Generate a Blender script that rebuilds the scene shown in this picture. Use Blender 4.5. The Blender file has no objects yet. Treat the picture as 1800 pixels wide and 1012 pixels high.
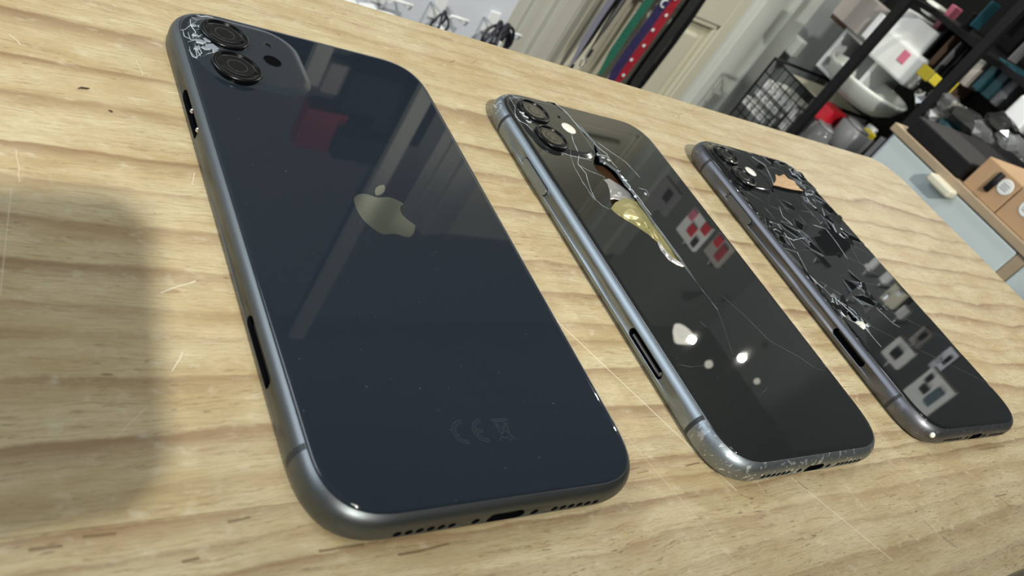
import bpy, bmesh, math, random
from mathutils import Vector, Matrix, Euler
from mathutils.geometry import tessellate_polygon
random.seed(7)
scn = bpy.context.scene
COL = scn.collection
MM = 0.001

# ------------------------------------------------------------------ camera
R = [[0.7776371044012458, -0.04889717796452378, -0.6268090617130162],
     [-0.3964742333051393, 0.7356083878617333, -0.5492617609415055],
     [0.48794335345770207, 0.6756399675082635, 0.5526499055657973]]
CAM = (-94.35829949922517, -126.70389977211815, 115.25242878027247)
FPX = 1424.0389900223
cd = bpy.data.cameras.new('camera'); cam = bpy.data.objects.new('camera', cd); COL.objects.link(cam)
M = Matrix([r + [0] for r in R] + [[0, 0, 0, 1]])
cam.matrix_world = Matrix.Translation(Vector(CAM) * MM) @ M
cd.sensor_width = 36.0; cd.lens = FPX / 1800 * 36
cd.clip_start = 0.005; cd.clip_end = 50
cd.dof.use_dof = True; cd.dof.focus_distance = 0.235; cd.dof.aperture_fstop = 32
scn.camera = cam

# ------------------------------------------------------------------ colour management, world, lights
vs = scn.view_settings
scn.display_settings.display_device = 'sRGB'
vs.view_transform = 'Standard'; vs.look = 'None'; vs.gamma = 1; vs.use_curve_mapping = False
vs.exposure = 0.0
w = bpy.data.worlds.new('shop_ambient'); scn.world = w; w.use_nodes = True
w.node_tree.nodes['Background'].inputs[0].default_value = (0.93, 0.97, 1.0, 1)
w.node_tree.nodes['Background'].inputs[1].default_value = 0.33

def lamp(name, kind, loc, energy, color, size=0.1, target=(0.1, 0, 0), size_y=None, spot=None):
    ld = bpy.data.lights.new(name, kind); ld.energy = energy; ld.color = color
    if kind == 'AREA':
        ld.size = size
        if size_y: ld.shape = 'RECTANGLE'; ld.size_y = size_y
    else:
        ld.shadow_soft_size = size
        if kind == 'SPOT': ld.spot_size = math.radians(spot or 90); ld.spot_blend = .6
    o = bpy.data.objects.new(name, ld); COL.objects.link(o); o.location = loc
    d = Vector(target) - Vector(loc); o.rotation_euler = d.to_track_quat('-Z', 'Y').to_euler()
    return o
key = lamp('key_downlight', 'SPOT', (-0.46, -1.47, 1.46), 215, (1.0, .97, .88), .035, (-0.46 + 0.24074, -1.47 + 0.96604, 1.46 + -0.09388), spot=80)
key.data.spot_blend = .03  # crisp cone edge placed to stand for the photographer's shadow along the front
lamp('right_downlight', 'SPOT', (2.208, 1.062, 1.30), 26, (1.0, .95, .85), .012, (0.1, 0, 0), spot=80)
lamp('right_downlight_far', 'SPOT', (2.426, 0.978, 1.30), 22, (1.0, .95, .85), .012, (0.1, 0, 0), spot=80)
lamp('overhead_panel', 'AREA', (0.0, -0.45, 1.47), 2.5, (1.0, .97, .88), 0.15, (0.15, -0.2, 0))
lamp('window_side_panel', 'AREA', (-1.25, 0.75, 1.25), 22, (.86, .93, 1.0), 0.9, (0.1, 0, 0), size_y=1.2)
lamp('wall_fill_spot', 'SPOT', (0.9, 0.35, 1.45), 60, (1.0, .98, .90), .05, (1.15, 1.3, -0.2), spot=72)  # unseen lamp, added to brighten the door and back wall
lamp('rack_fill_spot', 'SPOT', (0.75, -0.1, 1.45), 62, (1.0, .98, .92), .05, (1.5, 0.65, 0), spot=66)  # added fill for the rack goods, no visible fitting

# ------------------------------------------------------------------ helpers
def hit(px, py, axis, val):
    """pixel of the 1800x1012 frame -> point (mm) where its ray meets the plane axis=val (mm)"""
    c = ((px - 900) / FPX, (506 - py) / FPX, -1.0)
    d = [sum(R[i][j] * c[j] for j in range(3)) for i in range(3)]
    t = (val - CAM[axis]) / d[axis]
    return tuple(CAM[i] + d[i] * t for i in range(3))
PH = [(0, 0, 0), (103.085, -0.535, 0.0032), (208.742, 1.133, -0.01639)]   # x, y (mm), angle of each phone
def L(i, px, py, z=8.3):
    h = hit(px, py, 2, z); x, y, a = PH[i]; c, s = math.cos(a), math.sin(a)
    return ((h[0] - x) * c + (h[1] - y) * s, -(h[0] - x) * s + (h[1] - y) * c)

def link(name, me, parent=None, loc=None):
    o = bpy.data.objects.new(name, me); COL.objects.link(o)
    if parent: o.parent = parent
    if loc: o.location = Vector(loc) * MM
    return o
def tag(o, label=None, cat=None, group=None, kind=None):
    if label: o['label'] = label
    if cat: o['category'] = cat
    if group: o['group'] = group
    if kind: o['kind'] = kind
    return o
def empty(name, loc=(0, 0, 0), rz=0, label=None, cat=None, group=None):
    o = bpy.data.objects.new(name, None); COL.objects.link(o); o.empty_display_size = .01
    o.location = Vector(loc) * MM; o.rotation_euler = (0, 0, rz)
    return tag(o, label, cat, group)

class MB:
    """collects shapes (mm) into one mesh"""
    def __init__(s): s.v = []; s.f = []; s.m = []; s.sm = []
    def add(s, vs, fs, mi=0, smooth=False):
        b = len(s.v); s.v += [tuple(v) for v in vs]
        for f in fs: s.f.append([b + i for i in f]); s.m.append(mi); s.sm.append(smooth)
        return s
    def box(s, x0, y0, z0, x1, y1, z1, mi=0):
        v = [(x, y, z) for x in (x0, x1) for y in (y0, y1) for z in (z0, z1)]
        return s.add(v, [(0, 1, 3, 2), (4, 6, 7, 5), (0, 4, 5, 1), (2, 3, 7, 6), (0, 2, 6, 4), (1, 5, 7, 3)], mi)
    def tube(s, pts, r, n=8, mi=0, closed=False, smooth=True, flat=None):
        pts = [Vector(p) for p in pts]; N = len(pts); v = []; f = []
        up = Vector((0.13, 0.21, 1)).normalized(); prev = None
        for i, p in enumerate(pts):
            a = pts[(i - 1) % N] if (closed or i > 0) else p; b = pts[(i + 1) % N] if (closed or i < N - 1) else p
            t = (b - a).normalized()
            if prev is None:
                u = t.cross(up)
                if u.length < .05: u = t.cross(Vector((1, 0, 0)))
            else: u = prev - t * prev.dot(t)
            u.normalize(); prev = u; w_ = t.cross(u)
            rr = r[i] if isinstance(r, (list, tuple)) else r
            for k in range(n):
                a_ = 2 * math.pi * k / n; v.append(p + u * math.cos(a_) * rr + w_ * math.sin(a_) * rr * (flat or 1))
        for i in range(N if closed else N - 1):
            for k in range(n):
                j = (i + 1) % N
                f.append((i * n + k, i * n + (k + 1) % n, j * n + (k + 1) % n, j * n + k))
        if not closed: f.append(tuple(range(n - 1, -1, -1))); f.append(tuple((N - 1) * n + k for k in range(n)))
        return s.add(v, f, mi, smooth)
    def lathe(s, prof, n=32, c=(0, 0, 0), mi=0, smooth=True, sx=1, sy=1, mis=None):
        v = []
        for r, z in prof:
            for k in range(n):
                a = 2 * math.pi * k / n; v.append((c[0] + r * math.cos(a) * sx, c[1] + r * math.sin(a) * sy, c[2] + z))
        b = len(s.v); s.v += v
        for i in range(len(prof) - 1):
            for k in range(n):
                s.f.append([b + i * n + k, b + i * n + (k + 1) % n, b + (i + 1) * n + (k + 1) % n, b + (i + 1) * n + k])
                s.m.append(mis[i] if mis else mi); s.sm.append(smooth)
        s.f.append([b + (len(prof) - 1) * n + k for k in range(n)]); s.m.append(mis[-1] if mis else mi); s.sm.append(False)
        s.f.append([b + k for k in range(n - 1, -1, -1)]); s.m.append(mis[0] if mis else mi); s.sm.append(False)
        return s
    def prism(s, poly, z0, z1, mi=0, mi_side=None):
        n = len(poly); b = len(s.v)
        s.v += [(p[0], p[1], z0) for p in poly] + [(p[0], p[1], z1) for p in poly]
        s.f.append([b + n + k for k in range(n)]); s.m.append(mi); s.sm.append(False)
        s.f.append([b + k for k in range(n - 1, -1, -1)]); s.m.append(mi); s.sm.append(False)
        for k in range(n):
            s.f.append([b + k, b + (k + 1) % n, b + n + (k + 1) % n, b + n + k]); s.m.append(mi if mi_side is None else mi_side); s.sm.append(False)
        return s
    def build(s, name, mats, parent=None, loc=None, bevel=0, seg=2, rot=None):
        me = bpy.data.meshes.new(name)
        me.from_pydata([tuple(c * MM for c in v) for v in s.v], [], s.f)
        if not isinstance(mats, (list, tuple)): mats = [mats]
        for m in mats: me.materials.append(m)
        me.polygons.foreach_set('material_index', s.m); me.polygons.foreach_set('use_smooth', s.sm)
        bm = bmesh.new(); bm.from_mesh(me); bmesh.ops.recalc_face_normals(bm, faces=bm.faces)
        big = [f for f in bm.faces if len(f.verts) > 8]
        if big: bmesh.ops.triangulate(bm, faces=big)
        bm.to_mesh(me); bm.free(); me.update()
        o = link(name, me, parent, loc)
        if rot: o.rotation_euler = rot
        if bevel:
            m = o.modifiers.new('bevel', 'BEVEL'); m.width = bevel * MM; m.segments = seg; m.limit_method = 'ANGLE'; m.angle_limit = math.radians(40)
        return o

# ------------------------------------------------------------------ materials
def mat(name, base, rough=.5, metal=0., spec=.5, coat=0., noise=0., nscale=200., bump=0., trans=0., emit=None, ior=None, aniso=None):
    m = bpy.data.materials.new(name); m.use_nodes = True; nt = m.node_tree; b = nt.nodes['Principled BSDF']
    I = b.inputs
    I['Base Color'].default_value = (*base, 1); I['Roughness'].default_value = rough; I['Metallic'].default_value = metal
    I['Specular IOR Level'].default_value = spec; I['Coat Weight'].default_value = coat; I['Coat Roughness'].default_value = .03
    I['Transmission Weight'].default_value = trans
    if ior: I['IOR'].default_value = ior
    if emit: I['Emission Color'].default_value = (*base, 1); I['Emission Strength'].default_value = emit
    if noise or bump:
        tc = nt.nodes.new('ShaderNodeTexCoord'); nz = nt.nodes.new('ShaderNodeTexNoise')
        nz.inputs['Scale'].default_value = nscale; nz.inputs['Detail'].default_value = 4
        nt.links.new(tc.outputs['Object'], nz.inputs['Vector'])
        if noise:
            mx = nt.nodes.new('ShaderNodeMix'); mx.data_type = 'RGBA'
            mx.inputs[6].default_value = (*[c * (1 - noise) for c in base], 1); mx.inputs[7].default_value = (*[min(1, c * (1 + noise)) for c in base], 1)
            nt.links.new(nz.outputs[0], mx.inputs[0]); nt.links.new(mx.outputs[2], I['Base Color'])
        if bump:
            bp = nt.nodes.new('ShaderNodeBump'); bp.inputs['Strength'].default_value = bump; bp.inputs['Distance'].default_value = .0003
            nt.links.new(nz.outputs[0], bp.inputs['Height']); nt.links.new(bp.outputs[0], I['Normal'])
    return m

class NG:
    """tiny node-expression helper"""
    def __init__(s, m): s.nt = m.node_tree; s.N = s.nt.nodes; s.K = s.nt.links
    def put(s, sock, v):
        if isinstance(v, bpy.types.NodeSocket): s.K.new(v, sock)
        elif v is not None: sock.default_value = v
    def math(s, op, a, b=None, c=None, clamp=False):
        n = s.N.new('ShaderNodeMath'); n.operation = op; n.use_clamp = clamp
        s.put(n.inputs[0], a); s.put(n.inputs[1], b)
        if c is not None: s.put(n.inputs[2], c)
        return n.outputs[0]
    def noise(s, vec, scale, detail=2, rough=.5, dist=0):
        n = s.N.new('ShaderNodeTexNoise'); s.put(n.inputs['Vector'], vec); n.inputs['Scale'].default_value = scale
        n.inputs['Detail'].default_value = detail; n.inputs['Roughness'].default_value = rough; n.inputs['Distortion'].default_value = dist
        return n.outputs[0]
    def xyz(s, x, y, z=0.):
        n = s.N.new('ShaderNodeCombineXYZ'); s.put(n.inputs[0], x); s.put(n.inputs[1], y); s.put(n.inputs[2], z); return n.outputs[0]
    def ramp(s, fac, stops, interp='LINEAR'):
        n = s.N.new('ShaderNodeValToRGB'); n.color_ramp.interpolation = interp
        e = n.color_ramp.elements
        while len(e) < len(stops): e.new(0.5)
        for k, (p, c) in enumerate(stops):
            e[k].position = p; e[k].color = (*c, 1) if len(c) == 3 else c
        s.put(n.inputs[0], fac); return n.outputs[0]
    def mix(s, fac, a, b, mode='MIX'):
        n = s.N.new('ShaderNodeMix'); n.data_type = 'RGBA'; n.blend_type = mode
        s.put(n.inputs[0], fac)
        for i, v in ((6, a), (7, b)):
            if isinstance(v, tuple) and len(v) == 3: v = (*v, 1)
            s.put(n.inputs[i], v)
        return n.outputs[2]
    def smooth(s, v, a, b):
        n = s.N.new('ShaderNodeMapRange'); n.interpolation_type = 'SMOOTHSTEP'; s.put(n.inputs[0], v)
        n.inputs[1].default_value = a; n.inputs[2].default_value = b; return n.outputs[0]

LIGHT = (.61, .525, .335); MID = (.475, .37, .195); DARK = (.235, .135, .072)
def wood(name, plank):
    m = bpy.data.materials.new(name); m.use_nodes = True; g = NG(m); b = g.N['Principled BSDF']
    tc = g.N.new('ShaderNodeTexCoord'); sp = g.N.new('ShaderNodeSeparateXYZ'); g.K.new(tc.outputs['Object'], sp.inputs[0])
    x = g.math('MULTIPLY', sp.outputs[0], 1000.); y = g.math('MULTIPLY', sp.outputs[1], 1000.)    # mm
    # slow meander of the growth rings
    n1 = g.noise(g.xyz(g.math('MULTIPLY', x, .0085), g.math('MULTIPLY', y, .020)), 1., 1)
    n2 = g.noise(g.xyz(g.math('MULTIPLY', x, .032), g.math('MULTIPLY', y, .055), 3.), 1., 2)
    n3 = g.noise(g.xyz(g.math('MULTIPLY', x, .10), g.math('MULTIPLY', y, .30), 7.), 1., 2)
    far = g.smooth(x, 210., 330.)
    amp = g.math('MULTIPLY_ADD', far, 5.0, 3.0)
    yy = g.math('ADD', y, g.math('MULTIPLY', g.math('SUBTRACT', n1, .5), g.math('MULTIPLY', amp, 2.2)))
    yy = g.math('ADD', yy, g.math('MULTIPLY', g.math('SUBTRACT', n2, .5), amp))
    yy = g.math('ADD', yy, g.math('MULTIPLY', g.math('SUBTRACT', n3, .5), 1.6))
    n4 = g.noise(g.xyz(g.math('MULTIPLY', x, .5), g.math('MULTIPLY', y, 1.2), 9.), 1., 3, .65)
    yy = g.math('ADD', yy, g.math('MULTIPLY', g.math('SUBTRACT', n4, .5), .8))
    y0, y1 = (-70., 130.) if plank == 'a' else (-122., -60.)
    if plank == 'a':
        # ring lines: (y of the sharp edge, darkness, fade width downwards)
        rings = [(115, .35, 3), (107, .2, 5), (98.5, .45, 3), (88, .3, 5), (79, .35, 4), (68, .95, 9), (49.5, .85, 3), (36, .8, 5),
                 (20, .85, 5), (9, .45, 3), (-2, .8, 6), (-13, .9, 5), (-23, .45, 4), (-29, .55, 3), (-38.5, .8, 5), (-50.5, .85, 6), (-60, .3, 3)]
    else:
        rings = [(-65.5, .75, 4), (-71, .6, 2), (-76, .8, 3), (-84, .45, 5), (-91, .3, 3), (-99, .55, 6), (-109, .3, 4), (-116, .35, 3)]
    def dens(rs, span, off):
        st = [(0., (0, 0, 0))]
        for (yr, d, wd) in sorted(rs):
            p = lambda q: min(1, max(0, (q - y0) / span))
            st += [(p(yr - wd), (.0,) * 3), (p(yr - .5 * wd), (d * .4,) * 3), (p(yr), (d,) * 3), (p(yr + .5), (.0,) * 3)]
        return st[:32]
    span = y1 - y0; fac = g.math('DIVIDE', g.math('SUBTRACT', yy, y0), span)
    rs = sorted(rings); half = [rs[:7], rs[7:14], rs[14:]]
    tot = None
    for h in half:
        if not h: continue
        rr = g.ramp(fac, dens(h, span, 0)); tot = rr if tot is None else g.mix(1., tot, rr, 'LIGHTEN')
    breakup = g.noise(g.xyz(g.math('MULTIPLY', x, .02), g.math('MULTIPLY', y, .12), 11.), 1., 3)
    tot = g.math('MULTIPLY', tot, g.math('MULTIPLY_ADD', g.smooth(breakup, .25, .62), .65, .35))
    fibre = g.noise(g.xyz(g.math('MULTIPLY', x, .11), g.math('MULTIPLY', yy, 2.6)), 1., 4, .62)
    blotch = g.noise(g.xyz(g.math('MULTIPLY', x, .035), g.math('MULTIPLY', y, .09), 5.), 1., 4, .6)
    base = g.mix(g.smooth(blotch, .32, .70), LIGHT, MID)
    base = g.mix(g.math('MULTIPLY', g.smooth(fibre, .45, .66), .6), base, (.40, .30, .175))
    fine = g.noise(g.xyz(g.math('MULTIPLY', x, .35), g.math('MULTIPLY', yy, 5.5), 2.), 1., 3, .6)
    base = g.mix(g.math('MULTIPLY', g.smooth(fine, .5, .68), .45), base, (.36, .26, .15))
    thin = g.noise(g.xyz(g.math('MULTIPLY', x, .012), g.math('MULTIPLY', yy, .55), 17.), 1., 3, .7)
    base = g.mix(g.math('MULTIPLY', g.math('SUBTRACT', 1., g.smooth(g.math('ABSOLUTE', g.math('SUBTRACT', thin, .55)), .0, .012)), .6), base, (.25, .155, .08))
    col = g.mix(g.math('MULTIPLY', tot, .95), base, DARK)
    # fine short resin flecks
    fl = g.noise(g.xyz(g.math('MULTIPLY', x, .28), g.math('MULTIPLY', y, 1.7), 21.), 1., 2, .5)
    spot = g.noise(g.xyz(g.math('MULTIPLY', x, .03), g.math('MULTIPLY', y, .05), 31.), 1., 2)
    flm = g.math('MULTIPLY', g.smooth(fl, .66 if plank == 'a' else .60, .72), g.smooth(spot, .45, .6))
    col = g.mix(g.math('MULTIPLY', flm, .75), col, (.13, .085, .05))
    # pale rubbed wear: cloudy, plus drawn scratches
    wear = g.noise(g.xyz(g.math('MULTIPLY', x, .22), g.math('MULTIPLY', y, .35), 41.), 1., 5, .6)
    col = g.mix(g.math('MULTIPLY', g.smooth(wear, .54, .74), .38), col, (.72, .67, .52))
    SC = [((975, 560), (1295, 862), .16, .85), ((1390, 838), (1570, 985), .17, .6), ((1230, 700), (1345, 868), .13, .5), ((1060, 720), (1290, 985), .10, .35),
          ((1480, 845), (1530, 905), .10, .4), ((0, 185), (60, 197), .12, .8), ((240, 106), (252, 132), .12, .5), ((282, 514), (345, 494), .12, .8),
          ((303, 652), (321, 618), .11, .8), ((16, 60), (36, 78), .12, .8), ((295, 162), (330, 166), .12, .7), ((338, 325), (342, 303), .1, .6),
          ((430, 700), (520, 668), .09, .3), ((20, 330), (0, 520), .12, .35), ((28, 262), (34, 320), .12, .35), ((200, 770), (260, 715), .12, .25)]
    DK = [((1590, 398), (1610, 412), .55, .7), ((1560, 395), (1580, 404), .8, .35), ((1588, 416), (1606, 428), .2, .5), ((1621, 912), (1645, 935), .5, .3), ((1655, 942), (1683, 963), .6, .35),
          ((1178, 196), (1200, 201), .3, .6), ((1196, 199), (1192, 206), .2, .5), ((1402, 846), (1420, 860), .35, .6), ((790, 109), (800, 106), .25, .5), ((828, 112), (838, 106), .2, .4),
          ((1750, 868), (1776, 890), .22, .8), ((1748, 872), (1770, 868), .3, .6), ((1678, 883), (1686, 888), .2, .8), ((1300, 868), (1318, 876), .15, .6), ((1140, 826), (1120, 831), .2, .6),
          ((400, 918), (440, 908), .3, .7), ((145, 943), (205, 937), .35, .6), ((50, 966), (110, 960), .35, .7), ((560, 968), (640, 958), .3, .7), ((700, 975), (790, 955), .25, .7),
          ((320, 987), (350, 980), .3, .7), ((1205, 818), (1230, 813), .25, .7), ((1100, 828), (1125, 822), .2, .6), ((1720, 790), (1765, 784), .5, .4)]
    wob = g.math('MULTIPLY', g.math('SUBTRACT', n3, .5), .9)
    def strokes(SC):
        smask = None
        for (p, q, wd, st) in SC:
            a = hit(*p, 2, 0); c = hit(*q, 2, 0); dx, dy = c[0] - a[0], c[1] - a[1]; ln = math.hypot(dx, dy); dx /= ln; dy /= ln
            al = g.math('ADD', g.math('MULTIPLY', x, dx), g.math('MULTIPLY_ADD', y, dy, -(a[0] * dx + a[1] * dy)))
            ac = g.math('ADD', g.math('MULTIPLY', x, -dy), g.math('MULTIPLY_ADD', y, dx, (a[0] * dy - a[1] * dx)))
            ac = g.math('ABSOLUTE', g.math('ADD', ac, wob if ln < 25 else 0.))
            inside = g.math('MULTIPLY', g.math('GREATER_THAN', al, 0.), g.math('LESS_THAN', al, ln))
            k = g.math('MULTIPLY', g.math('MULTIPLY', g.math('SUBTRACT', 1., g.smooth(ac, wd * .3, wd * 1.3)), inside), st)
            smask = k if smask is None else g.math('MAXIMUM', smask, k)
        return smask
    smask = strokes(SC)
    col = g.mix(strokes(DK), col, (.12, .07, .035))
    col = g.mix(smask, col, (.86, .80, .66))
    g.K.new(col, b.inputs['Base Color'])
    b.inputs['Roughness'].default_value = .46; b.inputs['Specular IOR Level'].default_value = .35
    rg = g.math('MULTIPLY_ADD', wear, .25, .36); g.K.new(rg, b.inputs['Roughness'])
    bp = g.N.new('ShaderNodeBump'); bp.inputs['Strength'].default_value = .35; bp.inputs['Distance'].default_value = .00025
    g.K.new(g.math('SUBTRACT', fibre, g.math('MULTIPLY', smask, .4)), bp.inputs['Height']); g.K.new(bp.outputs[0], b.inputs['Normal'])
    return m

M_wood_a = wood('pine_plank_wide', 'a'); M_wood_b = wood('pine_plank_narrow', 'b')
M_leg = mat('pine_leg', (.5, .4, .26), .6, noise=.2, nscale=30)
M_wall = mat('bluish_white_paint', (.62, .66, .72), .7, noise=.04, nscale=8, bump=.1)
M_blockf = mat('dark_light_blocker', (.07, .072, .07), .8, noise=.1, nscale=6)
M_drawer = mat('pale_grey_laminate', (.50, .565, .565), .45, noise=.03, nscale=10)
M_wall3 = mat('dark_sage_paint', (.17, .18, .165), .7, noise=.05, nscale=8)
M_wall2 = mat('grey_paint', (.36, .39, .39), .7, noise=.05, nscale=8)
M_cream = mat('cream_door_paint', (.62, .60, .47), .55, noise=.03, nscale=10)
M_trim = mat('greyish_trim_paint', (.62, .65, .60), .5, noise=.03, nscale=10)
M_beige = mat('beige_trim_paint', (.46, .46, .40), .55, noise=.03, nscale=10)
M_ceil = mat('ceiling_paint', (.42, .43, .42), .8, noise=.05, nscale=5)
M_floor = mat('dark_floor', (.16, .15, .14), .6, noise=.3, nscale=12)
M_black = mat('black_plastic', (.007, .007, .008), .55, spec=.22)
M_hole = mat('black_recess', (.002, .002, .003), .9, spec=.05)
M_white = mat('white_plastic', (.78, .80, .80), .4)
M_paper = mat('white_card', (.72, .74, .72), .7, noise=.05, nscale=40)
M_red = mat('red_plastic', (.55, .015, .03), .35)
M_pink = mat('pink_film', (.60, .16, .24), .3)
M_yellow = mat('yellow_label', (.62, .50, .03), .6)
M_teal = mat('dark_teal_plastic', (.012, .055, .07), .3)
M_brown = mat('brown_board', (.14, .085, .055), .7, noise=.2, nscale=60)
M_kraft = mat('kraft_card', (.42, .27, .15), .8, noise=.08, nscale=60)
M_oak = mat('oak_strip', (.34, .26, .17), .6, noise=.15, nscale=40)
M_greyp = mat('grey_plastic', (.16, .16, .165), .35)
M_taupe = mat('taupe_card', (.36, .33, .30), .7)
M_chrome = mat('chrome', (.75, .75, .76), .14, 1.)
M_clear = mat('clear_film', (.9, .92, .93), .06, trans=.9, ior=1.3)
M_darkg = mat('dark_glossy_film', (.03, .03, .028), .12, bump=.6, nscale=40)
M_green = mat('green_ribbon', (.02, .13, .085), .6, noise=.5, nscale=150)
M_navy = mat('navy_ribbon', (.03, .025, .09), .6, noise=.6, nscale=180)
M_redr = mat('red_ribbon', (.33, .015, .03), .6, noise=.4, nscale=120)
M_violet = mat('grey_violet_ribbon', (.21, .21, .27), .6)
M_blackr = mat('black_woven_ribbon', (.02, .02, .018), .7, noise=.9, nscale=260)
M_cable = mat('black_cable', (.008, .009, .018), .4)

def metal_frame(name, base, rough, worn=0.):
    m = mat(name, base, rough, 1.0); g = NG(m); b = g.N['Principled BSDF']
    tc = g.N.new('ShaderNodeTexCoord'); v = tc.outputs['Object']
    grain = g.noise(v, 9000., 2)
    g.K.new(g.math('MULTIPLY_ADD', grain, .18, rough - .09), b.inputs['Roughness'])
    bp = g.N.new('ShaderNodeBump'); bp.inputs['Strength'].default_value = .12; bp.inputs['Distance'].default_value = .00003
    g.K.new(grain, bp.inputs['Height']); g.K.new(bp.outputs[0], b.inputs['Normal'])
    if worn:
        sp = g.N.new('ShaderNodeSeparateXYZ'); g.K.new(v, sp.inputs[0])
        endm = g.smooth(g.math('ABSOLUTE', sp.outputs[1]), .054, .072)
        nick = g.noise(v, 650., 3, .55, .6); fine = g.noise(v, 2200., 3, .6)
        k1 = g.math('MULTIPLY', g.smooth(nick, .585, .62), endm)
        k2 = g.math('MULTIPLY', g.smooth(fine, .66, .70), g.math('MULTIPLY_ADD', endm, .9, .12))
        k = g.math('MULTIPLY', g.math('MAXIMUM', k1, k2), worn)
        g.K.new(g.mix(k, base, (.85, .87, .9)), b.inputs['Base Color'])
    return m
M_frame1 = metal_frame('satin_dark_aluminium', (.145, .160, .168), .42)
M_frame2 = metal_frame('scuffed_dark_aluminium', (.275, .315, .345), .46, 1.0)
M_frame3 = metal_frame('violet_grey_aluminium', (.165, .171, .192), .46, .15)
M_band = mat('antenna_plastic', (.018, .022, .026), .5)
M_gasket = mat('black_gasket', (.006, .006, .007), .5)

def glass_mat(name, base, rough=.035, smudge=.02, spec=.5, wav=0.):
    m = mat(name, base, rough, 0, spec); g = NG(m); b = g.N['Principled BSDF']
    tc = g.N.new('ShaderNodeTexCoord'); v = tc.outputs['Object']
    sm = g.noise(v, 60., 5, .65); dust = g.noise(v, 2400., 1)
    g.K.new(g.math('MULTIPLY_ADD', g.smooth(sm, .4, .75), smudge, rough), b.inputs['Roughness'])
    dots = g.math('MULTIPLY', g.smooth(dust, .80, .83), .8)
    g.K.new(g.mix(dots, base, (.5, .52, .55)), b.inputs['Base Color'])
    if wav:
        bp = g.N.new('ShaderNodeBump'); bp.inputs['Strength'].default_value = wav; bp.inputs['Distance'].default_value = .0004
        g.K.new(g.noise(v, 35., 2), bp.inputs['Height']); g.K.new(bp.outputs[0], b.inputs['Normal'])
    return m
M_glass1 = glass_mat('navy_back_glass', (.0145, .0200, .0290), .02, .012)
M_glass2 = glass_mat('charcoal_back_glass', (.0150, .0165, .0168), .010, .005, .6, .02)
M_glass3 = glass_mat('black_mirror_glass', (.008, .009, .010), .02, .015, 1.0, .05)
M_bump1 = mat('satin_navy_glass', (.022, .029, .037), .24, 0, .45)
M_bump2 = mat('satin_charcoal_glass', (.017, .019, .020), .18, 0, .45)
M_ring = mat('lens_ring_black', (.02, .021, .023), .25, .9)
M_ringlit = mat('lens_ring_lit_edge', (.05, .053, .056), .3, 1.)  # brighter copy of the ring colour, painting a lit bevel
M_lens = mat('lens_cover_glass', (.006, .006, .006), .06, 0, .6)
M_lensin = mat('lens_inner', (.022, .020, .014), .35, .0)
M_lensc = mat('lens_core', (.004, .004, .005), .05, 0, .8)
M_flash = mat('flash_diffuser', (.82, .80, .72), .2, 0, .5)
M_logo = mat('mirror_emblem', (.50, .53, .50), .10, 1.)
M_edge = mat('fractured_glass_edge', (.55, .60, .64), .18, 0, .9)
M_edge2 = mat('fractured_glass_dim', (.14, .16, .175), .15, 0, .9)
M_print = mat('faint_grey_print', (.030, .038, .050), .2)
M_glowflake = mat('pale_highlight_flake', (.42, .47, .54), .3, .5, bump=.4, nscale=200)  # pale colour paints the glossy highlight between lenses and edge
M_goldfilm = mat('crumpled_gold_film', (.42, .38, .17), .28, .55, bump=.8, nscale=140)
M_silverfilm = mat('crumpled_silver_film', (.42, .42, .42), .32, .6, bump=.7, nscale=160)
M_inner = mat('dark_inner_board', (.016, .012, .010), .5)
M_innerbr = mat('brown_inner_board', (.045, .022, .010), .4)
M_copper = mat('copper_coil', (.55, .30, .13), .38, .5, noise=.3, nscale=900)
M_orange = mat('orange_wedge_finish', (.42, .23, .07), .35, noise=.3, nscale=500, bump=.5)
M_steel = mat('port_contact_steel', (.45, .45, .46), .3, 1.)

# ================================================================== SETTING
FLOOR = -900; CEIL = 1500; YW = 1300; XW = 2700
def struct(name, mb, m, **k):
    o = mb.build(name, m, **k); o['kind'] = 'structure'; return o
struct('floor', MB().box(-2200, -2200, FLOOR - 50, XW, YW, FLOOR), M_floor)
struct('ceiling', MB().box(-2200, -2200, CEIL, XW, YW + 100, CEIL + 50), M_ceil)
struct('wall_front_blocker', MB().box(-2200, -2250, FLOOR, XW, -2200, CEIL), M_blockf)  # unseen; added dark to block ambient light so the phones' near ends darken
# back wall: bluish-white stretch on the left, grey stretch to the right of the door
def bx(px, py=0): return hit(px, py, 1, YW)[0]
x_wallend = bx(912)         # white wall ends, architrave begins
x_door0 = bx(1036); x_door1 = bx(1318)
x_arch1 = bx(1437)
struct('wall_back', MB().box(-2200, YW, FLOOR, x_wallend, YW + 100, 430), M_wall)
struct('wall_back', MB().box(-2200, YW, 430, x_wallend, YW + 100, CEIL), M_wall3)
struct('wall_back', MB().box(x_arch1, YW, FLOOR, XW, YW + 100, CEIL), M_wall2)
struct('wall_back', MB().box(x_wallend, YW, 1130, x_arch1, YW + 100, CEIL), M_wall3)
struct('wall_right', MB().box(XW, -2200, FLOOR, XW + 80, YW + 100, CEIL), M_wall2)
# architraves: stepped mouldings
def moulding(name, xs, ys, m):
    mb = MB()
    for k in range(len(xs) - 1): mb.box(xs[k], YW - ys[k], FLOOR, xs[k + 1], YW + 60, 1130)
    return struct(name, mb, m, bevel=2)
moulding('trim_1', [x_wallend, bx(935), bx(950)], [2, 14], M_beige)
moulding('trim_2', [bx(950), bx(972), bx(988), bx(1014)], [10, 26, 20], M_beige)
moulding('trim_3', [bx(1014), bx(1020), bx(1036)], [4, 12], M_beige)
moulding('trim_4', [bx(1318), bx(1326), bx(1334), bx(1372), bx(1392), bx(1404), bx(1437)], [10, 4, 22, 16, 30, 20], M_trim)
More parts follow.
